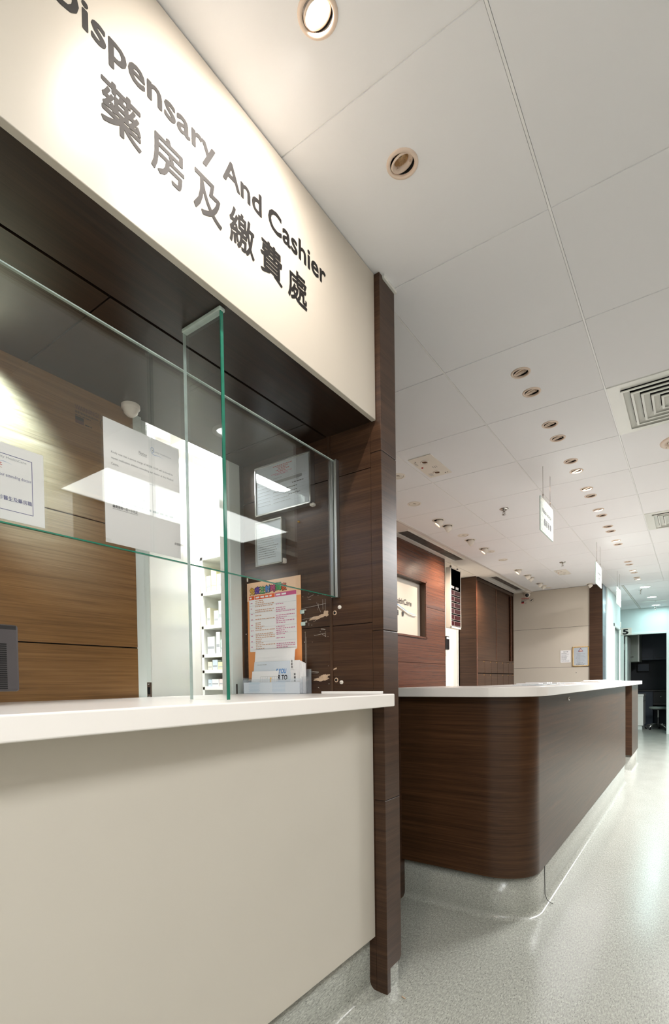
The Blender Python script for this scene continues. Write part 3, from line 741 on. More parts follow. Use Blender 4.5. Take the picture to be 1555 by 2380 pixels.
m = MB(); m.lathe([(0.026, -0.012), (0.022, -0.026), (0.012, -0.035), (0.0, -0.037)], M_WPLASTIC, (-1.545, 1.03, 2.083), seg=24); m.build('dome', t)

# ---- monitor seen from the back at the left edge
t = thing('computer_monitor', 'back of a black computer monitor on the ledge at the left edge', 'monitor', (-1.3, 0.32, 1.103))
m = MB(); m.box(-1.315, -1.280, 0.08, 0.549, 1.135, 1.288, M_GREYPL, 0.006)
m.box(-1.2835, -1.2785, 0.085, 0.544, 1.277, 1.287, M_BLACKPL, 0.002); m.build('housing', t)
m = MB()
for i in range(22): m.box(-1.2802, -1.2788, 0.14, 0.522, 1.141+i*0.0048, 1.1434+i*0.0048, M_VOID)
m.build('vent_grille', t)
m = MB(); m.box(-1.36, -1.24, 0.22, 0.42, 1.103, 1.113, M_BLACKPL, 0.003); m.box(-1.32, -1.30, 0.28, 0.36, 1.11, 1.20, M_BLACKPL, 0.003); m.build('stand', t)

# ---- framed certificates and poster on the reveal
def frame_y(name, label, x0, x1, z0, z1, yb, yf, fw, mat, grp):
    t = thing(name, label, 'picture frame', ((x0+x1)/2, yb, z0), grp)
    mm = MB()
    mm.box(x0, x1, yf, yb, z1-fw, z1, mat, 0.0012); mm.box(x0, x1, yf, yb, z0, z0+fw, mat, 0.0012)
    mm.box(x0, x0+fw, yf, yb, z0, z1, mat, 0.0012); mm.box(x1-fw, x1, yf, yb, z0, z1, mat, 0.0012); mm.build('frame', t)
    mm = MB(); mm.box(x0+fw*0.5, x1-fw*0.5, yf+0.006, yf+0.008, z0+fw*0.5, z1-fw*0.5, M_PAPERB); sh = mm.build('certificate', t)
    mm = MB(); mm.box(x0+fw*0.5, x1-fw*0.5, yf+0.003, yf+0.0045, z0+fw*0.5, z1-fw*0.5, M_GLASS); mm.build('glazing', t)
    return t, sh, yf+0.0058
t, sh, yy = frame_y('picture_frame', 'large silver framed landscape certificate high on the wood reveal', -1.507, -1.211, 1.842, 2.044, 1.605, 1.577, 0.007, M_ALU, 'framed certificates on the reveal')
m = MB(); O = (-1.507, yy, 1.842); rr = random.Random(11)
for b, a, ww, mt in ((0.184, 0.10, 0.10, M_INKR), (0.178, 0.12, 0.06, M_INKR), (0.172, 0.13, 0.04, M_INKR), (0.166, 0.115, 0.07, M_INKR), (0.160, 0.128, 0.042, M_INKR), (0.154, 0.09, 0.11, M_PINKL), (0.149, 0.11, 0.07, M_PINKL)): words(m, O, UX, UZ, a, b, ww, 0.0028, mt, rr)
for b in (0.136, 0.122, 0.108, 0.094, 0.080, 0.066, 0.052, 0.038):
    bar(m, O, UX, UZ, 0.012, b-0.004, 0.27, 0.0004, M_INKL); words(m, O, UX, UZ, 0.014, b, 0.07, 0.0022, M_INKL, rr); words(m, O, UX, UZ, 0.10, b, rr.uniform(0.03, 0.09), 0.0026, M_INK if rr.random() < .5 else M_INKL, rr)
for a, b in ((0.165, 0.085), (0.165, 0.07), (0.18, 0.058), (0.20, 0.10)): words(m, O, UX, UZ, a, b, 0.06, 0.003, M_INKBK, rr)
bar(m, O, UX, UZ, 0.09, 0.115, 0.16, 0.012, M_INKL)
k = m.mi(M_PURP)
for cx_, cz_ in ((0.228, 0.118), (0.222, 0.058)):
    ring = []
    for i in range(21):
        dx_, dz_ = math.cos(2*PI*i/20), math.sin(2*PI*i/20)
        ring.append((m.bm.verts.new((O[0]+cx_+dx_*.0075, O[1]-.0001, O[2]+cz_+dz_*.0075)), m.bm.verts.new((O[0]+cx_+dx_*.0058, O[1]-.0001, O[2]+cz_+dz_*.0058))))
    for a, b in zip(ring, ring[1:]): m.bm.faces.new((a[0], b[0], b[1], a[1])).material_index = m.mi(M_INKL)
m.build('print', sh)
m = MB(); m.box(-1.224, -1.205, 1.585, 1.604, 1.833, 1.845, M_WPLASTIC, 0.004); m.build('hook', t)
t, sh, yy = frame_y('picture_frame', 'small silver framed upright certificate below the larger one', -1.512, -1.363, 1.636, 1.820, 1.605, 1.580, 0.006, M_ALU, 'framed certificates on the reveal')
m = MB(); O = (-1.512, yy, 1.636)
for b in [0.03+i*0.0095 for i in range(14)]: words(m, O, UX, UZ, 0.014, b, 0.115*rr.uniform(.7, 1), 0.0024, M_INKL if b > .08 else M_INK, rr)
m.build('print', sh)
m = MB(); m.box(-1.372, -1.357, 1.585, 1.604, 1.634, 1.655, M_WPLASTIC, 0.004); m.build('hook', t)
# poster
t = thing('poster', 'orange immunization timetable poster with colourful title characters', 'poster', (-1.437, 1.604, 1.24))
PX, PZ = -1.584, 1.16
m = MB(); m.box(PX, -1.287, 1.6025, 1.6045, PZ, 1.578, M_ORANGE); m.box(PX, -1.287, 1.6015, 1.6026, 1.50, 1.578, M_PEACH); sh = m.build('sheet', t)
m = MB(); yy = 1.6008
m.prism([(-1.572, 1.285), (-1.569, 1.282)]+[(-1.318, 1.282)]+[(a, b) for a, b in arc(-1.318, 1.291, 0.009, -PI/2, 0, 5)]+[(-1.309, 1.52), (-1.572, 1.52)], 'y', yy, yy+0.0007, M_PAPER)
m.build('panel', sh)
m = MB(); yy = 1.6003; rr = random.Random(21)
for a, b, mt in ((-1.572, -1.541, M_ORANGED), (-1.539, -1.424, M_ORANGED), (-1.422, -1.309, M_PINKP)): m.face([(a, yy, 1.5045), (b, yy, 1.5045), (b, yy, 1.5205), (a, yy, 1.5205)], mt)
yy -= 0.0003
for a, ww in ((-1.568, 0.022), (-1.533, 0.10), (-1.417, 0.065)): words(m, (a, yy, 1.509), UX, UZ, 0, 0, ww, 0.007, M_PAPER, rr)
for i in range(27):
    z = 1.496-i*0.0078
    if rr.random() < .85: words(m, (-1.536, yy, z), UX, UZ, 0, 0, rr.choice((0.035, 0.05, 0.1, 0.11)), 0.0033, M_TANL, rr)
    if i > 2 and rr.random() < .75: words(m, (-1.418, yy, z), UX, UZ, 0, 0, rr.choice((0.045, 0.05, 0.06, 0.1)), 0.0033, M_PINKL, rr)
    if i % 3 == 1: words(m, (-1.563, yy, z), UX, UZ, 0, 0, 0.014, 0.0033, M_PINKL, rr)
    if i % 4 == 2: bar(m, (-1.57, yy, z-0.002), UX, UZ, 0, 0, 0.26, 0.0005, M_INKL)
for i, (ch, mt) in enumerate(zip('免疫注射時間表', (M_YEL, M_PURP, M_GREENP, M_CYANP, M_PINKP, M_GREENP, M_ORANGED))):
    x = -1.566+i*0.0298; z = 1.527+(0.004 if i == 5 else 0.0015*(i % 2))
    add_text(m, ch, (x-0.001, yy, z-0.001), UX, UZ, 0.029, 0.031, M_INKBK, 0.05)
    add_text(m, ch, (x, yy-0.0004, z), UX, UZ, 0.027, 0.029, mt, 0.015)
m.build('print', sh)
# brochure holder on the ledge with its leaflets
t = thing('brochure_holder', 'clear acrylic brochure holder on the ledge below the poster', 'brochure holder', (-1.40, 1.56, 1.103))
m = MB(); m.box(-1.556, -1.236, 1.538, 1.541, 1.1035, 1.163, M_ACRYL); m.box(-1.556, -1.553, 1.538, 1.598, 1.1035, 1.17, M_ACRYL); m.box(-1.239, -1.236, 1.538, 1.598, 1.1035, 1.17, M_ACRYL); m.box(-1.556, -1.236, 1.541, 1.598, 1.1035, 1.106, M_ACRYL); m.box(-1.556, -1.236, 1.595, 1.598, 1.106, 1.20, M_ACRYL)
m.build('tray', t)
def leaflet(label, x0, x1, y, z0, z1, lean, mat, prn, th=0.0025, cat='leaflet'):
    """upright sheet leaning back by 'lean' metres at its top"""
    t = thing('leaflet', label, cat, ((x0+x1)/2, y, z0), 'papers in the brochure holder')
    v = Vector((0, lean, z1-z0)); ln = v.length; v.normalize(); nrm = UX.cross(v)
    mm = MB(); mm.obox(Vector(((x0+x1)/2, y, z0))+v*ln/2, UX, nrm, v, (x1-x0)/2, th/2, ln/2, mat); sh = mm.build('sheet', t)
    if prn:
        mm = MB(); prn(mm, Vector((x0, y, z0))+nrm*(th/2+0.0004) if nrm.y < 0 else Vector((x0, y, z0))-nrm*(th/2+0.0004), v); mm.build('print', sh)
    return t, sh
def prn_a(mm, o, v):
    r = random.Random(2)
    for i in range(3): bar(mm, o, UX, v, 0.02+0.11*i, 0.058, 0.003, 0.002, M_GREENP)
    for i in range(9): words(mm, o, UX, v, 0.03+0.004*(i % 2), 0.006+i*0.005, 0.06, 0.0012, M_LBLUE, r); words(mm, o, UX, v, 0.16, 0.006+i*0.005, 0.07, 0.0012, M_LBLUE, r)
leaflet('form taped to the front of the clear brochure holder', -1.548, -1.246, 1.5355, 1.1045, 1.150, 0.0, M_PAPERB, prn_a, 0.001, 'form')
def prn_b(mm, o, v):
    add_text(mm, 'S YOU', o+UX*0.128+v*0.078, UX, v, 0.052, 0.019, M_BLUE, 0.03)
    add_text(mm, 'R TO', o+UX*0.140+v*0.052, UX, v, 0.048, 0.019, M_INKBK, 0.03)
    r = random.Random(4); words(mm, o, UX, v, 0.02, 0.115, 0.055, 0.0025, M_INKL, r)
leaflet('white leaflet with bold blue and black capital letters in the brochure holder', -1.520, -1.315, 1.556, 1.108, 1.236, 0.018, M_PAPERB, prn_b)
def prn_c(mm, o, v):
    for i in range(9): bar(mm, o, UX, v, 0.05+i*0.013, 0.035, 0.0008, 0.03, M_INKL)
    bar(mm, o, UX, v, 0.05, 0.065, 0.105, 0.0008, M_INK); bar(mm, o, UX, v, 0.105, 0.03, 0.006, 0.032, M_YEL)
leaflet('short sheet with a small ruled table at the front of the brochure holder', -1.520, -1.375, 1.548, 1.108, 1.196, 0.012, M_PAPER, prn_c)
leaflet('tall blank white sheet at the back of the brochure holder', -1.530, -1.312, 1.572, 1.108, 1.288, 0.02, M_PAPER, None)
leaflet('mid-height blank sheet standing second from the back in the brochure holder', -1.522, -1.312, 1.564, 1.108, 1.252, 0.02, M_PAPER, None)
t = thing('envelope_stack', 'bundle of white envelopes with handwritten index tags in the holder', 'envelopes', (-1.29, 1.58, 1.108), 'papers in the brochure holder')
m = MB()
for i in range(5): m.obox((-1.293+i*0.004, 1.568+i*0.004, 1.172-i*0.002), UX, UY, UZ, 0.024, 0.0018, 0.064-i*0.001, M_PAPER)
m.build('envelopes', t)
m = MB(); m.obox((-1.305, 1.5636, 1.222), UX, UY, UZ, 0.010, 0.0008, 0.022, M_PAPER); tg = m.build('index_tag', t)
m = MB(); m.obox((-1.291, 1.5638, 1.168), UX, UY, UZ, 0.010, 0.0008, 0.024, M_PAPER); tg2 = m.build('index_tag', t)
m = MB()
for i, ch in enumerate('注射名'): add_text(m, ch, (-1.310, 1.5625, 1.228-i*0.0115), UX, UZ, 0.008, 0.009, M_INKBK, 0.03)
m.build('handwriting', tg); m = MB()
for i, ch in enumerate('接種者'): add_text(m, ch, (-1.296, 1.5627, 1.176-i*0.0125), UX, UZ, 0.008, 0.009, M_INKBK, 0.03)
m.build('handwriting', tg2)
# screws, torn laminate and tape residue on the reveal
def screw(label, x, z):
    mm = MB(); mm.lathe([(0.0075, 0), (0.0075, 0.003), (0.006, 0.006), (0.0, 0.0068)], M_WPLASTIC, (x, 1.605, z), (0, -1, 0), 14)
    mm.box(x-0.0042, x+0.0042, 1.5978, 1.5984, z-0.0006, z+0.0006, M_GREYPL)
    tag(origin_to(mm.build('wall_screw'), (x, 1.605, z)), label, 'screw', 'white screws on the reveal')
screw('upper white screw cap on the wood reveal under the glass channel', -1.100, 1.431)
screw('lower white screw cap on the wood reveal just above the ledge', -1.096, 1.146)
def blob(mm, cx_, cz_, rx, rz, y, mat, seed, n=26, tilt=0.0):
    r = random.Random(seed); pts = []
    for i in range(n):
        a = 2*PI*i/n; k = r.uniform(0.62, 1.15)
        dx_, dz_ = rx*k*math.cos(a), rz*k*math.sin(a)
        pts.append((cx_+dx_*math.cos(tilt)-dz_*math.sin(tilt), y, cz_+dx_*math.sin(tilt)+dz_*math.cos(tilt)))
    mm.face(pts[::-1], mat)
for lab, items in (('upper patch of torn bare chipboard on the wood reveal', [(-1.205, 1.402, 0.052, 0.0075, 0.16), (-1.165, 1.414, 0.012, 0.014, 0.6)]),
                   ('lower patch of torn bare chipboard on the wood reveal near the ledge', [(-1.195, 1.158, 0.042, 0.007, 0.05), (-1.178, 1.170, 0.028, 0.008, 0.2)])):
    mm = MB()
    for i, (a, b, rx, rz, tl) in enumerate(items): blob(mm, a, b, rx, rz, 1.6044-0.0002*i, M_BAREWOOD, i+5, tilt=tl)
    tag(mm.build('torn_patch'), lab, 'damage')
for x, z, lb in ((-1.124, 1.412, 'upper raw screw hole in the wood reveal right of the seam strip'), (-1.121, 1.155, 'lower raw screw hole in the wood reveal right of the seam strip')):
    mm = MB(); mm.lathe([(0.009, 0), (0.006, 0.0004), (0.0055, 0.0008)], M_BAREWOOD, (x, 1.6048, z), (0, -1, 0), 12); mm.lathe([(0.0055, 0.001), (0.0, 0.001)], M_VOID, (x, 1.6048, z), (0, -1, 0), 12)
    tag(origin_to(mm.build('screw_hole'), (x, 1.605, z)), lb, 'hole', 'raw screw holes')
mm = MB(); mm.face([(-1.134, 1.6042, 1.193), (-1.118, 1.6042, 1.197), (-1.118, 1.6042, 1.203), (-1.134, 1.6042, 1.198)][::-1], M_BAREWOOD)
tag(mm.build('wood_chip'), 'slanted pale chip in the wood reveal between the two raw screw holes', 'damage')
mm = MB(); rr = random.Random(9)
def stroke(x0, z0, x1, z1, wd): mm.tube([(x0, 1.6046, z0), ((x0+x1)/2+rr.uniform(-.001, .001), 1.6046, (z0+z1)/2+rr.uniform(-.001, .001)), (x1, 1.6046, z1)], wd, M_TAPE, 4)
for a in ((-1.290, 1.443, -1.165, 1.452, .0005), (-1.288, 1.399, -1.215, 1.404, .0005), (-1.269, 1.35, -1.269, 1.19, .0005), (-1.265, 1.33, -1.264, 1.19, .0004), (-1.222, 1.331, -1.17, 1.338, .0006), (-1.17, 1.338, -1.168, 1.324, .0006),
          (-1.185, 1.334, -1.168, 1.324, .0005), (-1.25, 1.192, -1.205, 1.187, .0007), (-1.247, 1.186, -1.21, 1.183, .0005), (-1.252, 1.483, -1.225, 1.492, .0005), (-1.252, 1.478, -1.238, 1.474, .0005), (-1.19, 1.355, -1.17, 1.352, .0012),
          (-1.272, 1.16, -1.270, 1.128, .0006), (-1.262, 1.16, -1.262, 1.128, .0005), (-1.25, 1.372, -1.25, 1.384, .0005), (-1.18, 1.47, -1.18, 1.43, .0005), (-1.168, 1.47, -1.168, 1.41, .0005), (-1.21, 1.46, -1.19, 1.42, .0004), (-1.2, 1.455, -1.205, 1.43, .0004)): stroke(*a)
for i in range(26): mm.obox((rr.uniform(-1.285, -1.15), 1.6045, rr.uniform(1.12, 1.5)), UX, UY, UZ, rr.uniform(.0005, .002), .0003, rr.uniform(.0005, .002), M_TAPE if rr.random() < .6 else M_BAREWOOD)
o = mm.build('tape_residue'); tag(o, 'pale adhesive residue and scratches scattered on the wood reveal', 'residue'); o['kind'] = 'stuff'
def clip(label, x, z):
    mm = MB(); mm.box(x-0.016, x+0.006, 1.5995, 1.604, z-0.008, z+0.008, M_GEDGEL, 0.003); mm.box(x+0.006, x+0.014, 1.601, 1.604, z+0.004, z+0.008, M_TAPE)
    tag(origin_to(mm.build('adhesive_hook'), (x, 1.604, z)), label, 'hook', 'clear adhesive hooks on the reveal')
clip('clear adhesive hook right of the poster, upper of the pair', -1.276, 1.430)
clip('clear adhesive hook right of the poster, lower of the pair', -1.272, 1.382)
mm = MB(); mm.box(-1.583, -1.577, 1.598, 1.604, 1.586, 1.602, M_WPLASTIC, 0.002)
tag(origin_to(mm.build('adhesive_hook'), (-1.58, 1.604, 1.59)), 'tiny white hook above the top left corner of the poster', 'hook')
mm = MB(); mm.lathe([(0.004, 0), (0.004, 0.006), (0.0, 0.008)], M_BRASS, (-1.292, 1.605, 1.790), (0, -1, 0), 10)
tag(origin_to(mm.build('screw_hook'), (-1.292, 1.605, 1.79)), 'small brass nail in the reveal between the certificates and the channel', 'nail')
mm = MB(); mm.obox((-0.856, 1.623, 0.002), (0.95, -0.3, 0), (0.3, 0.95, 0), UZ, 0.009, 0.0016, 0.0015, M_BAREWOOD)
tag(origin_to(mm.build('wood_splinter'), (-0.856, 1.623, 0)), 'orange-brown wood splinter on the floor beside the pier', 'splinter')

# ---- pharmacy shelving with medicine boxes
t = thing('shelving_unit', 'white pharmacy shelving seen through the glass fin', 'shelf', (-2.2, 2.35, 0))
m = MB(); YS = 2.18
for z in (0.9, 1.12, 1.225, 1.325, 1.505, 1.715): m.box(-2.565, -1.85, YS, YS+0.38, z-0.011, z+0.011, M_WPAINT, 0.002)
m.build('shelf_boards', t)
m = MB(); m.box(-2.568, -2.545, YS, YS+0.38, 0, 1.95, M_WPAINT); m.box(-1.872, -1.85, YS, YS+0.38, 0, 1.95, M_WPAINT); m.box(-2.568, -1.85, YS+0.37, YS+0.385, 0, 1.95, M_WPAINT); m.box(-2.568, -1.85, YS, YS+0.38, 1.93, 1.95, M_WPAINT); m.build('side_panels', t)
PAST = [plain('pastel_box_%s' % n_, c_, 0.5) for n_, c_ in (('white', (232, 234, 232)), ('mint', (206, 228, 220)), ('cream', (236, 230, 206)), ('blue', (206, 220, 232)), ('lemon', (232, 232, 176)), ('pink', (232, 214, 212)))]
rr = random.Random(31); SHL = {1.131: 'bottom', 1.236: 'second', 1.336: 'third', 1.516: 'fourth', 1.726: 'top'}
for z, nm in SHL.items():
    x = -2.535; i = 0; hmax = {1.131: .075, 1.236: .07, 1.336: .14, 1.516: .16, 1.726: .16}[z]
    while x < -1.95:
        ww = rr.uniform(0.035, 0.08); hh = hmax*rr.uniform(0.55, 0.98); ci = rr.randrange(6)
        mm = MB(); mm.box(x, x+ww-0.004, YS+0.02, YS+0.14, z+0.0005, z+hh, PAST[ci], 0.001)
        mm.box(x+0.004, x+ww-0.008, YS+0.0192, YS+0.02, z+hh*0.3, z+hh*0.45, M_INKL); i += 1
        ordn = ['first', 'second', 'third', 'fourth', 'fifth', 'sixth', 'seventh', 'eighth', 'ninth', 'tenth', 'eleventh', 'twelfth', 'thirteenth', 'fourteenth', 'fifteenth', 'sixteenth', 'seventeenth', 'eighteenth'][i-1]
        tag(origin_to(mm.build('medicine_box'), (x+ww/2, YS+0.08, z)), '%s medicine box, %s from the left on the %s visible pharmacy shelf' % (PAST[ci].name.split('_')[-1], ordn, nm), 'box', 'medicine boxes on the %s pharmacy shelf' % nm)
        x += ww+rr.choice((0, 0, 0.01, 0.03))
# pharmacy ceiling troffers
def troffer(name, label, x, y, z, power, col=(0.97, 1.0, 0.98), grp=None, hang=0.0):
    t = thing(name, label, 'ceiling light', (x+0.3, y+0.3, z), grp)
    mm = MB()
    for a in ((x+.003, x+.02, y+.003, y+.597), (x+.58, x+.597, y+.003, y+.597), (x+.02, x+.58, y+.003, y+.02), (x+.02, x+.58, y+.58, y+.597)): mm.box(a[0], a[1], a[2], a[3], z-0.004, z+0.05, M_WPAINT)
    mm.box(x+.003, x+.597, y+.003, y+.597, z+0.05, z+0.06, M_WPAINT); mm.build('housing', t)
    mm = MB(); mm.box(x+.02, x+.58, y+.02, y+.58, z, z+0.006, M_LITW); mm.build('diffuser', t)
    area_light('tube_light', (0, 0, -0.012), (0, 0, 0), 0.54, 0.54, power, col, t)
    return t
troffer('fluorescent_troffer', 'square fluorescent panel on the pharmacy ceiling near the open door', -2.48, 1.90, 2.535, P_PHARM, grp='pharmacy ceiling panels')
troffer('fluorescent_troffer', 'square fluorescent panel on the pharmacy ceiling behind the wood partition', -2.48, 0.30, 2.535, P_PHARM, grp='pharmacy ceiling panels')
for n_, (x, y) in zip(('nearest', 'second', 'third', 'fourth', 'farthest'), TROFF):  # unseen ceiling panels added to brighten the room
    troffer('fluorescent_troffer', 'added square fill panel in the waiting area ceiling, %s of five' % n_, x, y, CEIL, P_FILL_TROFFER*(3.6 if y > 4 else 0.4), (1.0, 0.995, 0.99), grp='added waiting area fill panels')
def strip_light(label, xa, xb, ya, yb, z, power):
    t = thing('ceiling_light_panel', label, 'ceiling light', ((xa+xb)/2, (ya+yb)/2, z))
    mm = MB()
    for a in ((xa-.02, xa, ya-.02, yb+.02), (xb, xb+.02, ya-.02, yb+.02), (xa, xb, ya-.02, ya), (xa, xb, yb, yb+.02)): mm.box(a[0], a[1], a[2], a[3], z-0.03, z, M_WPAINT)
    mm.build('frame', t)
    mm = MB(); mm.box(xa, xb, ya, yb, z-0.026, z-0.022, M_LITP); mm.build('diffuser', t)
    area_light('tube_light', (0, 0, -0.032), (0, 0, 0), xb-xa, yb-ya, power, (1.0, 0.985, 0.96), t)
strip_light('long lit panel on the ceiling strip opposite the dispensary window', 0.90, 1.49, 1.9, 3.70, CEIL-0.002, P_STRIP)
t = thing('booth_lamp', 'cool white lamp in the booth soffit near the left edge', 'ceiling light', (-1.42, 0.46, 2.083))
m = MB(); m.lathe([(0.045, 0.0), (0.045, -0.006), (0.032, -0.006), (0.030, -0.001)], M_WPAINT, (-1.42, 0.46, 2.083)); m.build('trim_ring', t)
m = MB(); m.lathe([(0.031, -0.002), (0.0, -0.003)], M_LITW, (-1.42, 0.46, 2.083)); m.build('lamp', t)
spot_light('lamp_light', (0, 0, -0.01), (-0.85, 0.58, -0.80), P_BOOTH, (0.22, 0.45, 1.0), 1.08, 0.6, 0.03, t)

# ================================================================== CEILING FITTINGS
ORD = ['first', 'second', 'third', 'fourth', 'fifth', 'sixth', 'seventh', 'eighth', 'ninth', 'tenth', 'eleventh', 'twelfth', 'thirteenth', 'fourteenth', 'fifteenth', 'sixteenth', 'seventeenth', 'eighteenth', 'nineteenth', 'twentieth', 'twenty-first', 'twenty-second', 'twenty-third']
def downlight_proto(lit):
    t = thing('recessed_downlight', 'x', 'ceiling light')
    mm = MB(); mm.lathe([(0.0335, 0.004), (0.0335, -0.002), (0.0345, -0.004), (0.0425, -0.0035), (0.0445, -0.001), (0.0445, 0.0003)], M_CREAMPL, seg=36); mm.build('trim_ring', t, Vector())
    tilt = Vector((-0.22, -0.30, 1))
    mm = MB(); mm.lathe([(0.0325, 0.002), (0.031, -0.0015), (0.0285, -0.0015), (0.0215, 0.006), (0.021, 0.010)], M_CREAMPL, (0, 0, 0.002), tilt, 36); mm.build('gimbal', t, Vector())
    if lit:
        mm = MB(); mm.lathe([(0.0215, 0.006), (0.012, 0.006), (0.0, 0.0055)], M_LIT, (0, 0, 0.001), tilt, 24); mm.build('lamp', t, Vector())
    else:
        mm = MB(); mm.lathe([(0.0215, 0.008), (0.020, 0.014), (0.016, 0.024), (0.008, 0.032), (0.0, 0.033)], M_REFL, (0, 0, 0.002), tilt, 24)
        lp = mm.build('reflector', t, Vector())
        mm = MB(); mm.lathe([(0.005, 0.032), (0.005, 0.018), (0.0, 0.016)], M_BULBOFF, (0, 0, 0.002), tilt, 12); mm.build('capsule', lp, Vector())
        for a in (0.6, 2.7, 4.8):
            mm = MB(); mm.obox((0.0215*math.cos(a), 0.0215*math.sin(a), 0.007), (math.cos(a), math.sin(a), 0), (-math.sin(a), math.cos(a), 0), UZ, 0.002, 0.0012, 0.004, M_CREAMPL); mm.build('spring_clip', t, Vector())
    mm = MB(); mm.lathe([(0.0335, 0.003), (0.034, 0.05), (0.0, 0.05)], M_VOID, seg=24); mm.build('can', t, Vector())
    return t
proto = {True: downlight_proto(True), False: downlight_proto(False)}; used = set()
for i, y in enumerate(DOWN_Y):
    lit = i in DOWN_LIT
    o = proto[lit] if lit not in used else copy_tree(proto[lit]); used.add(lit)
    o.location = (DX, y, CEIL)
    o['label'] = '%s recessed downlight, %s from the near end of the corridor row' % ('lit' if lit else 'unlit', ORD[i]); o['category'] = 'ceiling light'; o['group'] = 'recessed downlights along the corridor'
    if lit: spot_light('lamp_light', (-0.004, 0, -0.012), (-0.55 if i < 2 else -0.15, 0.25 if i < 2 else -0.12, -1), P_SPOT*(2.8 if i < 2 else 1.0), (1.0, 0.90, 0.81), 2.5 if i < 2 else 1.75, 1.0 if i < 2 else 0.7, 0.018, o)
def scoop_proto(kind):
    t = thing('adjustable_downlight', 'x', 'ceiling light')
    mm = MB(); mm.lathe([(0.0425, 0.004), (0.0425, -0.003), (0.045, -0.005), (0.054, -0.003), (0.056, 0.0003)], M_WPLASTIC, seg=36); mm.build('trim_ring', t, Vector())
    mm = MB(); mm.lathe([(0.0425, 0.003), (0.044, 0.06), (0.0, 0.06)], M_VOID, seg=24); mm.build('can', t, Vector())
    if kind == 'flat':
        mm = MB(); mm.lathe([(0.040, 0.002), (0.038, -0.002), (0.030, -0.002), (0.029, 0.0), (0.026, -0.002), (0.017, -0.001), (0.014, 0.008)], M_WPLASTIC, seg=32); mm.build('gimbal', t, Vector())
        mm = MB(); mm.lathe([(0.0142, 0.006), (0.0, 0.006)], M_BULBOFF, seg=20); mm.build('lamp', t, Vector())
    else:
        ax = (Vector((-0.55, -0.28, -0.74)) if kind == 'lit' else Vector((-0.80, -0.10, -0.52))).normalized()      # aims at the wall
        c0 = Vector((0.010, 0, -0.022))
        mm = MB(); mm.lathe([(0.010, -0.030), (0.026, -0.024), (0.0335, -0.006), (0.034, 0.030), (0.032, 0.031), (0.031, 0.004), (0.022, -0.014), (0.0, -0.016)], M_WPLASTIC, c0, ax, 28, cap0=True); mm.build('scoop', t, Vector())
        mm = MB(); mm.lathe([(0.024, 0.002), (0.0, 0.001)], M_LIT if kind == 'lit' else M_BULBOFF, c0, ax, 20); mm.build('lamp', t, Vector())
    return t
sp = {}
for i, (x, y, kind) in enumerate(SCOOPS):
    if kind not in sp: o = sp[kind] = scoop_proto(kind)
    else: o = copy_tree(sp[kind])
    o.location = (x, y, CEIL)
    word = {'flat': 'unlit, flush', 'lit': 'lit, tilted', 'scoop': 'unlit, tilted'}[kind]
    o['label'] = ('%s white adjustable downlight, %s from the near end of the reception row' % (word, ORD[i])) if i < 15 else 'white tilted downlight beside the top of the dark wood pillar'
    o['category'] = 'ceiling light'; o['group'] = 'adjustable downlights over the reception'
    if kind == 'lit': spot_light('lamp_light', (-0.045, -0.015, -0.060), (-0.70, -0.10, -0.85), P_SCOOP, (1.0, 0.80, 0.62), 2.0, 1.0, 0.03, o)

# square air diffusers
def diffuser(label, x, y):
    t = thing('air_diffuser', label, 'air vent', (x+0.3, y+0.3, CEIL), 'square ceiling air diffusers')
    mm = MB()
    for a in ((x+.004, x+.06, y+.004, y+.596), (x+.54, x+.596, y+.004, y+.596), (x+.06, x+.54, y+.004, y+.06), (x+.06, x+.54, y+.54, y+.596)): mm.box(a[0], a[1], a[2], a[3], CEIL-0.003, CEIL+0.02, M_WPAINT)
    mm.build('frame', t)
    # concentric sloping louvres
    for k in range(5):
        a = 0.06+k*0.042; mm = MB(); z0, z1 = CEIL-0.012, CEIL+0.008; h = 0.036
        o_ = [(x+a, y+a), (x+.6-a, y+a), (x+.6-a, y+.6-a), (x+a, y+.6-a)]
        b = a+h; i_ = [(x+b, y+b), (x+.6-b, y+b), (x+.6-b, y+.6-b), (x+b, y+.6-b)]
        for q in range(4):
            p, n_ = o_[q], o_[(q+1) % 4]; pi_, ni = i_[q], i_[(q+1) % 4]
            mm.face([(p[0], p[1], z0), (n_[0], n_[1], z0), (ni[0], ni[1], z1), (pi_[0], pi_[1], z1)], M_WPAINT)
            mm.face([(p[0], p[1], z0-0.002), (n_[0], n_[1], z0-0.002), (n_[0], n_[1], z0+0.003), (p[0], p[1], z0+0.003)], M_WPAINT)
            ctr = (x+.3, y+.3)
            def inn(pt, d=0.011): return (pt[0]+(d if pt[0] < ctr[0] else -d), pt[1]+(d if pt[1] < ctr[1] else -d))
            pp, nn = inn(p), inn(n_)
            mm.face([(p[0], p[1], z0-0.002), (pp[0], pp[1], z0-0.002), (nn[0], nn[1], z0-0.002), (n_[0], n_[1], z0-0.002)], M_WPAINT)
        mm.build('louvre', t)
    mm = MB(); mm.box(x+.02, x+.58, y+.02, y+.58, CEIL+0.075, CEIL+0.08, M_VOID)
    for a in ((x+.02, x+.03, y+.02, y+.58), (x+.57, x+.58, y+.02, y+.58), (x+.03, x+.57, y+.02, y+.03), (x+.03, x+.57, y+.57, y+.58)): mm.box(a[0], a[1], a[2], a[3], CEIL+0.02, CEIL+0.075, M_VOID)
    mm.build('plenum_box', t)
diffuser('nearer square air diffuser at the right edge of the ceiling', *VENTS[0])
diffuser('farther square air diffuser at the right edge of the ceiling', *VENTS[1])
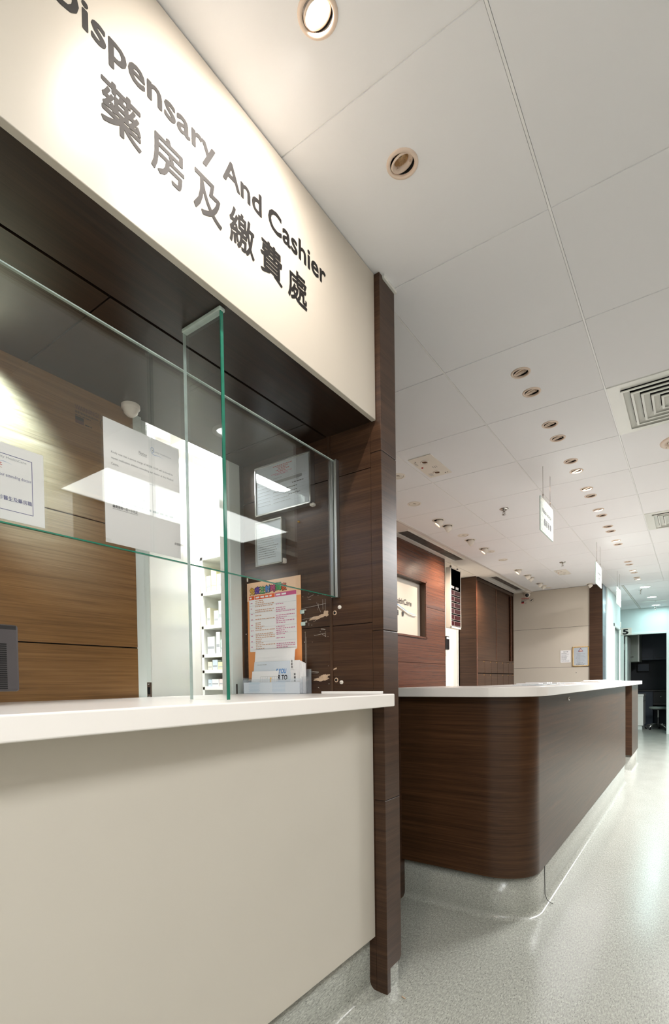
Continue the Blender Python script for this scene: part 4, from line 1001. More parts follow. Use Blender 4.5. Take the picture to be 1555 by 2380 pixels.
# linear grilles
def linear(label, sl, nb, along_dark=False):
    xa, xb, ya, yb = sl; t = thing('linear_grille', label, 'air vent', ((xa+xb)/2, (ya+yb)/2, CEIL), 'linear air grilles')
    mm = MB(); z = CEIL-0.010
    for a in ((xa-.012, xa+.004, ya-.012, yb+.012), (xb-.004, xb+.012, ya-.012, yb+.012), (xa, xb, ya-.012, ya+.004), (xa, xb, yb-.004, yb+.012)): mm.box(a[0], a[1], a[2], a[3], z, CEIL+0.01, M_WPAINT, 0.001)
    mm.build('frame', t)
    mm = MB(); mm.box(xa, xb, ya, yb, CEIL+0.05, CEIL+0.055, M_VOID); mm.build('duct', t)
    if nb:
        mm = MB()
        for i in range(nb):
            x = xa+(i+0.5)*(xb-xa)/nb; mm.box(x-0.0013, x+0.0013, ya, yb, z+0.002, z+0.006, M_ALU)
        for i in range(1, 8): mm.box(xa, xb, ya+i*(yb-ya)/8-.002, ya+i*(yb-ya)/8+.002, z+0.006, z+0.009, M_GREYPL)
        mm.build('blades', t)
    return t
linear('long linear air grille above the warm-lit wood reception wall', SL1, 9)
t = linear('dusty open air slot above the wood cabinet', SL2, 0)
m = MB(); M_DUST = plain('dusty_lining', (92, 84, 78), 0.9, var=0.7, nscale=40, bump=0.8, bscale=60)
m.box(SL2[0]+.002, SL2[1]-.002, SL2[2]+.002, SL2[3]-.002, CEIL+0.02, CEIL+0.03, M_DUST); m.build('lining', t)
linear('linear air grille along the wall opposite the dispensary', SL3, 10)
# round ceiling speaker
t = thing('ceiling_speaker', 'round cream ceiling speaker at the right edge between the diffusers', 'speaker', (SPEAK[0], SPEAK[1], CEIL))
m = MB(); m.lathe([(0.070, 0.004), (0.072, -0.006), (0.098, -0.010), (0.108, -0.006), (0.110, 0.0003)], M_CREAMPL, (SPEAK[0], SPEAK[1], CEIL), seg=48)
for a in (2.6, 5.7): m.lathe([(0.004, -0.0098), (0, -0.0102)], M_VOID, (SPEAK[0]+0.09*math.cos(a), SPEAK[1]+0.09*math.sin(a), CEIL), seg=10)
m.build('rim', t)
m = MB()
for r in (0.030, 0.044, 0.058): m.lathe([(r, 0.006), (r, -0.006), (r+0.005, -0.008), (r+0.008, -0.004), (r+0.008, 0.006)], M_WPAINT, (SPEAK[0], SPEAK[1], CEIL), seg=40)
m.build('grille_rings', t)
m = MB(); m.lathe([(0.08, 0.012), (0.0, 0.012)], M_STEELDARK, (SPEAK[0], SPEAK[1], CEIL), seg=30); m.build('cone', t)
# sprinklers
def sprinkler(label, x, y, r=0.037, hang=0.05):
    t = thing('sprinkler_head', label, 'sprinkler', (x, y, CEIL), 'ceiling sprinklers')
    mm = MB(); mm.lathe([(r, 0.0002), (r, -0.003), (r*0.72, -0.010), (r*0.3, -0.012)], M_CHROME, (x, y, CEIL), seg=24); mm.build('escutcheon', t)
    mm = MB(); mm.lathe([(0.008, -0.010), (0.008, -0.028), (0.004, -0.030), (0.004, -hang+.006)], M_CHROME, (x, y, CEIL), seg=12)
    mm.tube([(x+.012, y, CEIL-.026), (x+.013, y, CEIL-.036), (x+.003, y, CEIL-hang+.004)], 0.0018, M_CHROME, 6); mm.tube([(x-.012, y, CEIL-.026), (x-.013, y, CEIL-.036), (x-.003, y, CEIL-hang+.004)], 0.0018, M_CHROME, 6); mm.build('frame', t)
    mm = MB(); mm.lathe([(0.0, -hang), (0.017, -hang), (0.017, -hang+.002), (0.0, -hang+.003)], M_CHROME, (x, y, CEIL), seg=16); mm.build('deflector', t)
sprinkler('chrome sprinkler head near the first hanging sign', -1.316, 4.40)
sprinkler('chrome sprinkler head beside the farther emergency light', -1.329, 6.83)
sprinkler('nearer chrome sprinkler in the far teal corridor', -0.716, 9.76, 0.03, 0.08)
sprinkler('farther chrome sprinkler in the far teal corridor', -0.63, 12.1, 0.03, 0.08)
# emergency light plates
def emergency(label, x0, x1, y0, y1):
    t = thing('emergency_light', label, 'emergency light', ((x0+x1)/2, (y0+y1)/2, CEIL), 'emergency light plates'); z = CEIL-0.006
    mm = MB(); mm.box(x0, x1, y0, y1, z, CEIL-0.0002, M_WPLASTIC, 0.002); mm.build('plate', t)
    xc = (x0+x1)/2
    for yy in (y0+0.085, y1-0.068):
        mm = MB(); mm.lathe([(0.028, 0.0), (0.028, -0.004), (0.022, -0.005), (0.017, 0.001)], M_WPLASTIC, (xc, yy, z), seg=24); hd = mm.build('lamp_head', t)
        mm = MB(); mm.lathe([(0.0172, -0.001), (0.0, -0.0005)], M_BULBOFF, (xc, yy, z), seg=18); mm.build('lens', hd)
    mm = MB(); mm.lathe([(0.007, -0.0003), (0.006, -0.004), (0, -0.005)], M_INKR, (xc-0.05, (y0+y1)/2-0.02, z), seg=12); mm.build('test_button', t)
    mm = MB(); zz = z-0.0005
    for xx, yy in ((x0+.03, y0+.05), (x1-.035, y1-.03), (x1-.02, y1-.03)): mm.lathe([(0.005, 0), (0, -0.0003)], M_INKBK, (xx+.0, yy, zz), seg=10)
    add_text(mm, 'ICON', (x0+0.012, y0+0.11, zz), (0, -1, 0), (1, 0, 0), 0.05, 0.014, M_INK, 0.0)
    rr_ = random.Random(1)
    for i in range(4): words(mm, (x0+0.02+i*0.006, y1-0.03, zz), (0, -1, 0), (1, 0, 0), 0, 0, 0.05, 0.003, M_INKL, rr_)
    for i in range(3): words(mm, (xc+0.01+i*0.012, (y0+y1)/2+0.03, zz), (0, -1, 0), (1, 0, 0), 0, 0, 0.03, 0.004, M_INK, rr_)
    mm.build('markings', t)
emergency('nearer twin-lamp emergency light plate on the ceiling', -1.535, -1.374, 3.05, 3.403)
emergency('farther twin-lamp emergency light plate on the ceiling near the far wall', -1.530, -1.376, 7.29, 7.64)
# round cool lights in the far corridor
def roundlight(label, x, y):
    t = thing('round_downlight', label, 'ceiling light', (x, y, CEIL), 'round lights in the far corridor')
    mm = MB(); mm.lathe([(0.085, 0.0), (0.085, -0.005), (0.072, -0.006), (0.070, -0.002)], M_WPAINT, (x, y, CEIL), seg=32); mm.build('trim_ring', t)
    mm = MB(); mm.lathe([(0.071, -0.003), (0.0, -0.004)], M_LITT, (x, y, CEIL), seg=32); mm.build('diffuser', t)
    l = area_light('lamp_light', (0, 0, -0.012), (0, 0, 0), 0.13, 0.13, P_CORR, (0.70, 1.0, 1.0), t); l.data.shape = 'DISK'
roundlight('nearest lit round light in the far teal corridor ceiling', -0.632, 9.50)
roundlight('middle lit round light in the far teal corridor ceiling', -0.614, 10.77)
roundlight('farthest lit round light in the far teal corridor ceiling', -0.611, 11.99)
mm = MB(); mm.box(-0.80, -0.42, 11.30, 11.42, CEIL-0.004, CEIL-0.0002, M_WPAINT, 0.001); mm.box(-0.60, -0.58, 11.34, 11.37, CEIL-0.0045, CEIL-0.004, M_VOID)
tag(origin_to(mm.build('access_plate'), (-0.61, 11.36, CEIL)), 'thin white rectangular plate on the far corridor ceiling', 'ceiling plate')

# hanging glass signs
def hanging(label, y0, y1, z0, z1, draw):
    xs = -0.842; t = thing('hanging_sign', label, 'sign', (xs, (y0+y1)/2, z0), 'hanging glass signs')
    mm = MB(); mm.prism([(y0, z0), (y1, z0), (y1, z1-0.02), (y1-0.02, z1), (y0, z1)], 'x', xs-0.003, xs+0.003, M_FROST); pl = mm.build('glass_plate', t)
    mm = MB(); mm.box(xs-0.0032, xs+0.0032, y0-0.001, y0+0.0015, z0, z1, M_GEDGEL); mm.box(xs-0.0032, xs+0.0032, y0, y1, z0-0.001, z0+0.001, M_GEDGEL); mm.box(xs-0.0032, xs+0.0032, y0, y1-0.02, z1-0.001, z1+0.001, M_GEDGEL); mm.build('edge', pl)
    for a in (0.22, 0.78):
        y = y0+(y1-y0)*a
        mm = MB(); mm.tube([(xs, y, CEIL), (xs, y, z1+0.03)], 0.0011, M_STEELDARK, 6)
        mm.tube([(xs, y, z1+0.035), (xs, y, z1+0.022)], 0.003, M_STEELDARK, 6)
        mm.tube([(xs, y, z1+0.024), (xs, y+0.010, z1+0.008), (xs, y+0.011, z1-0.008), (xs, y, z1-0.010)], 0.0009, M_STEELDARK, 5); mm.tube([(xs, y, z1+0.024), (xs, y-0.008, z1+0.006)], 0.0009, M_STEELDARK, 5)
        mm.build('wire', t)
    mm = MB(); draw(mm, xs+0.0036); mm.build('lettering', pl)
def ds1(mm, x):
    add_text(mm, 'Medical Secretary', (x, 3.665, 2.274), UY, UZ, 0.275, 0.038, M_INK, 0.012)
    for i, ch in enumerate('醫務秘書'): add_text(mm, ch, (x, 3.715+i*0.056, 2.204), UY, UZ, 0.040, 0.044, M_INK, 0.03)
def ds2(mm, x):
    add_text(mm, 'Consultation', (x, 6.075, 2.272), UY, UZ, 0.23, 0.032, M_INK, 0.01)
    for i, ch in enumerate('診症'): add_text(mm, ch, (x, 6.175+i*0.05, 2.205), UY, UZ, 0.040, 0.042, M_INK, 0.03)
def ds3(mm, x):
    r_ = random.Random(8); words(mm, (x, 7.93, 2.285), UY, UZ, 0, 0, 0.12, 0.02, M_INK, r_); words(mm, (x, 7.94, 2.225), UY, UZ, 0, 0, 0.10, 0.03, M_INK, r_)
hanging('nearest hanging frosted glass sign with four Chinese characters', 3.613, 3.992, 2.150, 2.376, ds1)
hanging('middle hanging frosted glass sign in front of the wood pillar', 5.985, 6.385, 2.150, 2.376, ds2)
hanging('farthest hanging frosted glass sign in front of the teal corridor', 7.74, 8.24, 2.145, 2.376, ds3)

# ================================================================== RECEPTION
def outline(xs, yn, r, x_end, y_end, back):
    """L-shaped front: near face at y=yn from x_end to the rounded corner, side face at x=xs to y_end"""
    return [(x_end, yn)]+arc(xs-r, yn+r, r, -PI/2, 0, 14)+[(xs, y_end)]
def band(name, parent, xs, yn, r, y_end, z0, z1, th, mat):
    out = outline(xs, yn, r, -1.262, y_end, 0); inn = outline(xs-th, yn+th, max(0.01, r-th), -1.262, y_end, 0)
    mm = MB(); k = mm.mi(mat)
    n = len(out); V = [[mm.bm.verts.new((p[0], p[1], z)) for p in ps] for ps in (out, inn) for z in (z0, z1)]
    o0, o1, i0, i1 = V
    for a in range(n-1):
        for q in ((o0[a], o0[a+1], o1[a+1], o1[a]), (i0[a+1], i0[a], i1[a], i1[a+1]), (o1[a], o1[a+1], i1[a+1], i1[a]), (o0[a+1], o0[a], i0[a], i0[a+1])):
            f = mm.bm.faces.new(q); f.material_index = k; f.smooth = True
    mm.bm.faces.new((o0[0], o1[0], i1[0], i0[0])).material_index = k; mm.bm.faces.new((o0[-1], i0[-1], i1[-1], o1[-1])).material_index = k
    bmesh.ops.recalc_face_normals(mm.bm, faces=mm.bm.faces[:])
    o = mm.build(name, parent)
    for e in o.data.edges: pass
    try: o.data.set_sharp_from_angle(angle=0.6)
    except Exception: pass
    return o
t = thing('reception_desk', 'long curved dark wood reception desk with grey vinyl plinth', 'desk', (-0.9, 4.4, 0))
band('front', t, -0.612, 2.393, 0.205, 6.42, 0.206, 1.066, 0.03, M_DESK)
pts = [((-1.262, 2.425), (0, -1))]+[((x, y), (math.cos(a), math.sin(a))) for (x, y), a in zip(arc(-0.625-0.19, 2.425+0.19, 0.19, -PI/2, 0, 14), [-PI/2+i*PI/2/14 for i in range(15)])]+[((-0.625, 6.42), (1, 0))]
mm = cove(pts, 0.212, 1, M_FLOOR, 'x'); mm.build('plinth', t)
m = MB(); m.box(-1.262, -0.66, 6.39, 6.42, 0.0, 1.066, M_WALNUT); m.box(-1.262, -1.23, 2.425, 6.42, 0.0, 1.06, M_WALNUT); m.build('carcass', t)
m = MB(); m.tube([(-0.6195, 2.72, 0.20), (-0.618, 2.72, 0.05), (-0.61, 2.725, 0.022), (-0.595, 2.735, 0.006), (-0.585, 2.74, 0.003)], 0.0016, M_VOID, 5); m.build('plinth_split', t)
m = MB(); m.lathe([(0.011, 0), (0.011, 0.006), (0.0, 0.008)], M_CHROME, (-0.612, 3.30, 1.030), (1, 0, 0), 16); m.build('lock', t)
m = MB(); m.box(-1.28, -1.262, 1.722, 2.43, 0.0, 1.066, M_WALNUT)
tag(origin_to(m.build('desk_end_panel'), (-1.27, 2.1, 0)), 'low dark wood panel closing the gap between the pier and reception desk', 'panel')
t = thing('desk_pedestal', 'separate wood pedestal at the far end under the reception worktop', 'desk', (-0.7, 7.56, 0))
m = MB(); m.box(-1.2, -0.612, 7.15, 7.96, 0.206, 1.066, M_DESK, 0.001); m.box(-0.72, -0.613, 7.147, 7.1505, 0.207, 1.06, M_WALNUT); m.build('body', t)
mm = cove([((-1.2, 7.175), (0, -1)), ((-0.625, 7.175), (1, -1)), ((-0.625, 7.94), (1, 0))], 0.21, 1, M_FLOOR, 'x'); mm.build('plinth', t)
# worktop with rounded near corner
m = MB(); ol = [(-1.285, 2.335)]+arc(-0.563-0.235, 2.335+0.235, 0.235, -PI/2, 0, 16)+[(-0.563, 7.97), (-1.05, 7.97), (-1.05, 3.0), (-1.285, 3.0)]
m.prism(ol, 'z', 1.068, 1.1135, M_WHITE, 0.003)
tag(m.build('reception_worktop'), 'long white worktop of the reception desk', 'counter top')
# small things lying on the worktop
def worktop_item(name, label, cat, y, n, L_, h, mat, seed):
    t = thing(name, label, cat, (-0.75, y, 1.1135), 'small papers and card trays on the reception worktop'); r_ = random.Random(seed)
    mm = MB(); mm.box(-0.83, -0.67, y-L_/2, y+L_/2, 1.1140, 1.1140+h*0.45, mat, 0.001); mm.build('base', t)
    mm = MB()
    for i in range(n):
        yy = y-L_/2+(i+0.5)*L_/n; mm.obox((-0.75, yy, 1.1142+h*0.75), UX, UY, UZ, 0.06, L_/n*0.35, h*0.25, M_PAPER)
    mm.build('cards', t)
worktop_item('card_tray', 'first clear card tray on the white worktop, nearest the rounded corner', 'tray', 2.96, 3, 0.10, 0.012, M_ACRYL, 1)
worktop_item('card_tray', 'second clear card tray on the white worktop, in the middle group', 'tray', 3.17, 3, 0.14, 0.016, M_ACRYL, 2)
worktop_item('card_tray', 'third clear card tray on the white worktop, end of the middle group', 'tray', 3.42, 2, 0.12, 0.012, M_ACRYL, 3)
worktop_item('paper_stack', 'loose stack of forms on the white worktop before the pillar', 'papers', 4.05, 2, 0.28, 0.007, M_PAPER, 4)
worktop_item('leaflet_tray', 'long low tray of leaflets on the worktop in front of the wood pillar', 'tray', 5.4, 6, 0.75, 0.022, M_SILVERPR, 5)
worktop_item('paper_stack', 'small stack of paper at the far end of the white worktop', 'papers', 6.6, 3, 0.5, 0.012, M_PAPER, 6)

# recessed clinic sign on the reception wall
t = thing('wall_sign', 'recessed lit-white clinic sign panel with raised letters in the warm-lit wood wall', 'sign', (-2.48, 4.4, 1.62))
m = MB()
m.box(-2.50, -2.424, SY1-0.012, SY1, SZ0, SZ1, M_WALNUT_V); m.box(-2.50, -2.424, SY0, SY0+0.012, SZ0, SZ1, M_WALNUT_V); m.box(-2.50, -2.424, SY0, SY1, SZ1-0.012, SZ1, M_WALNUT); m.box(-2.50, -2.424, SY0, SY1, SZ0, SZ0+0.012, M_WALNUT)
m.build('recess_lining', t)
m = MB()
m.box(-2.428, -2.410, SY1-0.014, SY1+0.006, SZ0-0.006, SZ1+0.006, M_WARMLIT, 0.002); m.box(-2.428, -2.410, SY0-0.006, SY1+0.006, SZ1-0.014, SZ1+0.006, M_WARMLIT, 0.002); m.box(-2.428, -2.410, SY0-0.006, SY1+0.006, SZ0-0.006, SZ0+0.014, M_WARMLIT, 0.002); m.build('rim', t)
m = MB(); m.box(-2.502, -2.488, SY0+0.01, SY1-0.01, SZ0+0.01, SZ1-0.01, M_CREAM); pn = m.build('panel', t)
m = MB(); xq = -2.482
add_text(m, 'Quality HealthCare', (xq, 4.990, 1.936), UY, UZ, 0.76, 0.074, M_INKBK, 0.004, 'R'); m.build('raised_letters', pn)
m = MB()
for i, ch in enumerate('卓健醫療'): add_text(m, ch, (xq, 4.42+i*0.118-0.012, 1.828), UY, UZ, 0.045, 0.052, M_INKBK, 0.03)
m.build('raised_characters', pn)
def wave(mm, pts, wd, mat, x):
    n_ = len(pts)
    for i in range(n_-1):
        (a, b), (a2, b2) = pts[i], pts[i+1]; w0 = wd*(1-i/n_*0.5); w1 = wd*(1-(i+1)/n_*0.5)
        mm.face([(x, a, b-w0), (x, a2, b2-w1), (x, a2, b2+w1), (x, a, b+w0)], mat)
m = MB(); import math as _m
cv = [(4.25, 1.93), (4.35, 1.955), (4.46, 1.965), (4.57, 1.957), (4.68, 1.932), (4.74, 1.917), (4.80, 1.902), (4.85, 1.889)]
wave(m, cv, 0.0045, M_BLUE, -2.476); wave(m, [(4.85, 1.889), (4.89, 1.880), (4.95, 1.873), (5.02, 1.870), (5.08, 1.873)], 0.0045, M_LBLUE, -2.476)
m.build('blue_wave', pn)
m = MB(); m.tube([(-2.478, a, b-0.014) for a, b in cv[2:]]+[(-2.478, 4.90, 1.862), (-2.478, 4.97, 1.855), (-2.478, 5.04, 1.855), (-2.478, 5.095, 1.862)], 0.0045, M_WHITE, 8); m.build('white_wave', pn)

# ticket / queue display
t = thing('queue_display', 'tall white framed number display hanging beside the warm-lit wood wall', 'display', (-2.43, 6.03, 1.79))
ya, yb, za, zb, xf, xb = 5.857, 6.195, 1.790, 2.522, -2.395, -2.46
m = MB(); m.box(xb, xf-0.004, ya, yb, za, zb, M_WPLASTIC, 0.004); m.build('housing', t)
m = MB(); m.box(xf-0.006, xf, ya, yb, za, za+0.022, M_WPLASTIC, 0.001); m.box(xf-0.006, xf, ya, yb, zb-0.014, zb, M_WPLASTIC, 0.001); m.box(xf-0.006, xf, ya, ya+0.022, za, zb, M_WPLASTIC, 0.001); m.box(xf-0.006, xf, yb-0.012, yb, za, zb, M_WPLASTIC, 0.001); m.build('bezel', t)
m = MB(); m.box(xf-0.008, xf-0.004, ya+0.02, yb-0.01, za+0.02, zb-0.012, M_SCREEN); sc_ = m.build('screen', t)
m = MB(); zz = za+0.03; hh = 0.058
for i in range(6):
    z = zz+i*(hh+0.0165); y1_, y2_ = ya+0.024, yb-0.014
    m.box(xf-0.0042, xf-0.0036, y1_, y2_, z, z+hh, M_REDSEG)
    for q in (z, z+hh-0.002): m.box(xf-0.0037, xf-0.003, y1_, y2_, q, q+0.0028, M_SILVERPR)
    m.box(xf-0.0037, xf-0.003, y1_+0.095, y1_+0.101, z, z+hh, M_SILVERPR)
m.build('number_rows', sc_)
m = MB()
for yy in (ya+0.03, ya+0.17):
    for ch, dy in (('房', 0), ('號', 0.05)): add_text(m, ch, (xf-0.0034, yy+dy, zz+6*(hh+0.0165)+0.004), UY, UZ, 0.042, 0.032, M_PAPER, 0.03)
m.build('headings', sc_)
for yy in (ya+0.09, yb-0.03):
    m = MB(); m.tube([(-2.43, yy, zb), (-2.43, yy, CEIL-0.004)], 0.003, M_WPLASTIC, 8); m.box(-2.44, -2.42, yy-0.007, yy+0.007, zb+0.012, zb+0.032, M_BLACKPL, 0.002); m.build('hanger', t)
# card reader on the white passage wall
t = thing('card_reader', 'black card reader with small lit screen on the white passage wall', 'card reader', (-2.75, 6.58, 1.575))
m = MB(); m.box(-2.75, -2.735, 6.53, 6.634, 1.575, 1.755, M_BLACKPL, 0.004); m.build('housing', t)
m = MB(); m.box(-2.7352, -2.7345, 6.545, 6.622, 1.718, 1.742, emit('lit_small_screen', (0.75, 0.8, 1.0), 1.6)); m.build('screen', t)
m = MB(); m.box(-2.75, -2.742, 6.52, 6.556, 1.49, 1.565, M_WPLASTIC, 0.003); tag(origin_to(m.build('exit_button'), (-2.75, 6.54, 1.49)), 'small white switch plate below the black card reader', 'switch')

# tall wood cabinet with lockers
t = thing('storage_cabinet', 'tall dark wood cabinet with two sliding doors above rows of lockers', 'cabinet', (-2.6, 7.87, 0))
xc = -2.475; ya, yb = 6.97, 8.768
m = MB()
for z0_, z1_ in ((0.0, 1.340), (1.343, 1.960), (1.963, CEIL-0.003)): m.box(-2.735, xc-0.002, ya, ya+0.02, z0_, z1_, M_WALNUT)
m.box(-2.735, xc, ya+0.003, ya+0.045, 0, CEIL-0.005, M_WARMLIT); m.box(-2.735, xc, yb-0.02, yb, 0, CEIL-0.005, M_WALNUT); m.box(-2.735, -2.72, ya, yb, 0, CEIL-0.005, M_WALNUT)
m.box(-2.735, xc, ya+0.02, yb, 2.545, CEIL-0.005, M_WALNUT); m.box(-2.735, xc, ya+0.045, yb, 1.437, 1.457, M_WALNUT); m.box(-2.735, xc-0.02, ya+0.02, yb-.01, 1.243, 1.252, M_DARKGAP); m.box(-2.72, xc-0.03, ya+0.02, yb-0.01, 0.0, 1.44, M_DARKGAP); m.build('carcass', t)
m = MB(); m.box(-2.52, xc-0.012, ya+0.045, 7.885, 1.458, 2.545, M_WALNUT); m.box(-2.515, xc-0.008, 7.878, 7.905, 1.458, 2.545, M_WARMLIT); m.build('door', t)
m = MB(); m.box(-2.54, xc-0.035, 7.885, 8.62, 1.458, 2.545, M_WALNUT); m.build('door', t)
m = MB(); m.box(-2.50, xc-0.01, 8.66, 8.69, 1.458, 2.545, M_WARMLIT); m.build('door_edge', t)
yv = [7.018, 7.311, 7.601, 7.897, 8.191, 8.477, 8.752]
for r_, (z0_, z1_) in enumerate(((1.254, 1.434), (1.05, 1.242), (0.84, 1.04), (0.63, 0.83))):
    for i in range(6):
        m = MB(); m.box(xc-0.018, xc, yv[i]+0.003, yv[i+1]-0.003, z0_, z1_, M_WALNUT, 0.001); dr = m.build('locker_door', t)
        if not (r_ == 1 and i == 2) and r_ < 2:
            m = MB(); m.box(xc, xc+0.002, yv[i+1]-0.055, yv[i+1]-0.025, z1_-0.022, z1_-0.010, M_BRASS, 0.0008); m.build('number_plate', dr)

# things on the far wall
t = thing('dome_camera', 'white dome security camera at the ceiling corner of the far wall', 'camera', (-2.232, 8.69, CEIL))
m = MB(); m.lathe([(0.062, 0.0), (0.062, -0.018), (0.052, -0.026)], M_WPLASTIC, (-2.232, 8.69, CEIL-0.004), seg=28); m.build('base', t)
m = MB(); m.lathe([(0.0, 0.054), (0.026, 0.048), (0.046, 0.026), (0.052, 0.0), (0.046, -0.026), (0.030, -0.043), (0.0, -0.052)], M_WPLASTIC, (-2.232, 8.69, CEIL-0.055), (0.22, -0.9, -0.35), 28); bl = m.build('ball', t)
m = MB(); m.lathe([(0.030, 0.047), (0.022, 0.052), (0.0, 0.054)], M_BLACKPL, (-2.232, 8.69, CEIL-0.055), (0.22, -0.9, -0.35), 20); m.build('lens', bl)
cctv_sticker('warning_sticker', 'camera warning sticker under the dome camera on the beige far wall', (-2.346, 8.77, 2.415), UX, UZ, 0.20, (0, -1, 0), False)
m = MB(); m.box(-1.742, -1.592, 8.766, 8.7695, 1.413, 1.606, M_PAPER); rr = random.Random(41); sh = tag(origin_to(m.build('notice'), (-1.667, 8.768, 1.413)), 'plain white paper notice left of the gold frame on the far wall', 'notice')
m = MB(); O = (-1.742, 8.7655, 1.413); words(m, O, UX, UZ, 0.045, 0.165, 0.085, 0.009, M_INKBK, rr)
for b in [0.02+i*0.0125 for i in range(11)]: words(m, O, UX, UZ, 0.015, b, 0.12*rr.uniform(.6, 1), 0.0045, M_INKL if rr.random() < .5 else M_INK, rr)
m.build('print', sh)
t, sh, yy = frame_y('picture_frame', 'gold wood framed certificate with red triangle emblem on the far wall', -1.560, -1.331, 1.348, 1.654, 8.77, 8.748, 0.012, M_GOLDFRAME, None)
m = MB(); O = (-1.560, yy, 1.348)
m.face([(-1.4835, yy, 1.578), (-1.4075, yy, 1.578), (-1.4455, yy, 1.637)], M_INKB); m.face([(-1.4735, yy-.0003, 1.583), (-1.4175, yy-.0003, 1.583), (-1.4455, yy-.0003, 1.627)], M_PAPER)
m.face([(-1.4765, yy-.0005, 1.579), (-1.4145, yy-.0005, 1.579), (-1.4215, yy-.0005, 1.590), (-1.4695, yy-.0005, 1.590)], M_ORANGED); m.face([(-1.4545, yy-.0005, 1.610), (-1.4365, yy-.0005, 1.610), (-1.4455, yy-.0005, 1.626)], M_INKR)
for b, a, ww in ((0.19, 0.06, 0.115), (0.165, 0.065, 0.10), (0.143, 0.05, 0.13), (0.122, 0.045, 0.14), (0.10, 0.065, 0.10), (0.08, 0.06, 0.11), (0.05, 0.07, 0.08), (0.034, 0.05, 0.13), (0.024, 0.05, 0.12)): words(m, O, UX, UZ, a, b, ww, 0.0045, M_INKL if b > .06 and b != .19 else M_INK, rr)
m.build('print', sh)

# ---- room 5
t = thing('room_number_sign', 'white flag sign with black number 5 beside the far doorway', 'sign', (-1.16, 12.33, 2.065))
m = MB(); m.box(-1.268, -1.060, 12.318, 12.326, 2.062, 2.205, M_WPLASTIC, 0.001); pl = m.build('plate', t)
m = MB(); add_text(m, '5', (-1.214, 12.3172, 2.076), UX, UZ, 0.086, 0.100, M_BLACK, 0.05); m.build('number', pl)
m = MB(); m.box(-1.118, -1.108, 10.82, 10.90, 2.06, 2.20, M_WPLASTIC, 0.001); m.box(-1.1095, -1.1075, 10.83, 10.89, 2.065, 2.195, M_WPAINT); tag(origin_to(m.build('room_sign'), (-1.112, 10.86, 2.06)), 'small edge-on white sign beside the mint door', 'sign')
t = thing('wall_cabinet', 'grey-green upper cabinet on the left wall of the dark room', 'cabinet', (-1.25, 13.6, 1.52))
m = MB(); m.box(-1.69, -1.005, 13.40, 14.2, 1.523, 2.3, M_SAGE, 0.003); m.box(-1.03, -1.004, 13.398, 13.402, 1.523, 2.3, M_WPAINT); m.build('body', t)
t = thing('wall_cabinet', 'dark navy double-door upper cabinet at the back of the dark room', 'cabinet', (-0.7, 14.7, 1.58))
m = MB(); m.box(-1.10, -0.25, 14.52, 14.99, 1.585, 2.4, M_DARKBLUE); m.build('body', t)
for x0_, x1_ in ((-1.098, -0.806), (-0.800, -0.50)):
    m = MB(); m.box(x0_, x1_, 14.50, 14.52, 1.588, 2.398, M_DARKBLUE, 0.002); dr = m.build('door', t)
    m = MB(); m.box(x0_+0.06, x0_+0.20, 14.493, 14.50, 1.635, 1.645, M_BLACKPL); m.build('handle', dr)
t = thing('wall_screen', 'dark flat screen under the upper cabinets of the dark room', 'screen', (-1.01, 14.9, 1.32))
m = MB(); m.box(-1.155, -0.895, 14.86, 14.90, 1.315, 1.51, M_BLACKPL, 0.004); m.build('housing', t)
m = MB(); m.box(-1.14, -0.91, 14.857, 14.861, 1.33, 1.495, M_DARKBLUE); m.build('panel', t)
t = thing('base_cabinet', 'dark worktop with base cabinets along the back of the dark room', 'cabinet', (-0.6, 14.6, 0))
m = MB(); m.box(-1.69, 0.3, 14.35, 14.99, 0.83, 0.87, M_BLACKPL, 0.003); m.build('worktop', t)
m = MB(); m.box(-1.69, -0.80, 14.40, 14.99, 0.0, 0.83, M_DARKBLUE); m.box(-0.52, 0.3, 14.40, 14.99, 0.0, 0.83, M_DARKBLUE); m.build('body', t)
m = MB(); m.box(-0.795, -0.525, 14.45, 14.9, 0.50, 0.54, M_GREYPL); m.lathe([(0.012, 0), (0.0, 0.004)], M_CHROME, (-0.64, 14.449, 0.70), (0, -1, 0), 10); m.box(-0.795, -0.525, 14.455, 14.46, 0.54, 0.82, M_BLACKPL); m.build('drawer', t)
t = thing('side_cabinet', 'small white cabinet with black top just inside the dark room', 'cabinet', (-1.05, 13.6, 0))
m = MB(); m.box(-1.40, -0.915, 13.22, 13.9, 0.09, 0.745, M_WPAINT, 0.003); m.build('body', t)
m = MB(); m.box(-1.41, -0.905, 13.21, 13.91, 0.745, 0.79, M_WPAINT, 0.003); m.build('top', t)
m = MB(); m.box(-1.40, -0.94, 13.26, 13.9, 0.0, 0.09, M_MINT); m.build('plinth', t)
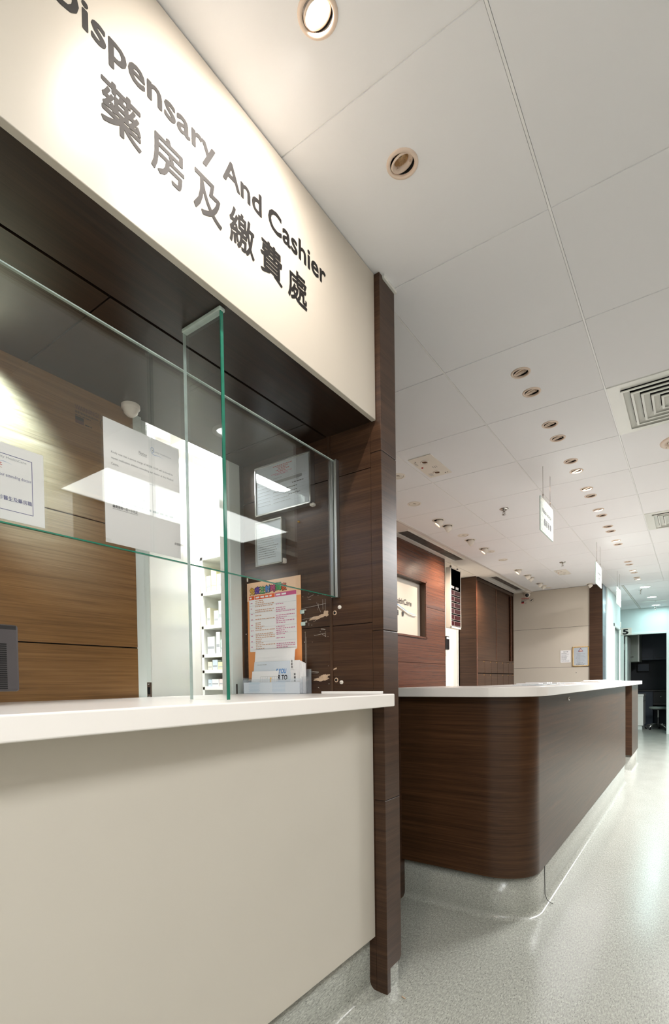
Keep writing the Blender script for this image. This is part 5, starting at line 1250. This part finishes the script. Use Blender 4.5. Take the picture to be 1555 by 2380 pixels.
m = MB(); m.box(-0.92, -0.865, 13.24, 13.30, 0.64, 0.655, M_BLACKPL, 0.003); m.build('handle', t)
# stool
sx, sy = -0.64, 13.42
t = thing('swivel_stool', 'grey padded swivel stool on castors in the dark room', 'stool', (sx, sy, 0))
M_SEAT = plain('grey_vinyl_upholstery', (128, 136, 130), 0.35)
m = MB(); m.lathe([(0.0, 0.455), (0.15, 0.455), (0.178, 0.468), (0.182, 0.492), (0.165, 0.512), (0.0, 0.518)], M_SEAT, (sx, sy, 0), seg=32); m.build('seat', t)
m = MB(); m.lathe([(0.0, 0.44), (0.13, 0.44), (0.13, 0.456), (0, 0.456)], M_BLACKPL, (sx, sy, 0), seg=24); m.lathe([(0.016, 0.12), (0.016, 0.44)], M_CHROME, (sx, sy, 0), seg=14); m.lathe([(0.026, 0.10), (0.026, 0.26), (0.016, 0.27)], M_BLACKPL, (sx, sy, 0), seg=14); m.build('column', t)
for i in range(5):
    a = 0.3+i*2*PI/5; ex, ey = sx+0.25*math.cos(a), sy+0.25*math.sin(a)
    m = MB(); m.tube([(sx, sy, 0.12), (sx+0.12*math.cos(a), sy+0.12*math.sin(a), 0.115), (ex, ey, 0.075)], 0.014, M_CHROME, 8); lg = m.build('leg', t)
    m = MB(); m.lathe([(0.0, -0.012), (0.025, -0.012), (0.027, 0), (0.025, 0.012), (0.0, 0.012)], M_BLACKPL, (ex, ey, 0.027), (math.sin(a), -math.cos(a), 0), 16); m.tube([(ex, ey, 0.03), (ex, ey, 0.075)], 0.006, M_CHROME, 6); m.build('castor', lg)
m = MB(); m.tube([(sx+0.05, sy, 0.45), (sx+0.20, sy, 0.45), (sx+0.235, sy, 0.52), (sx+0.235, sy, 0.70)], 0.012, M_CHROME, 8); m.build('back_arm', t)
m = MB(); m.lathe([(0.0, -0.02), (0.09, -0.02), (0.115, 0.0), (0.09, 0.02), (0.0, 0.022)], M_SEAT, (sx+0.225, sy, 0.70), (1, 0.25, 0), 28); m.build('backrest', t)
bpy.context.view_layer.update()
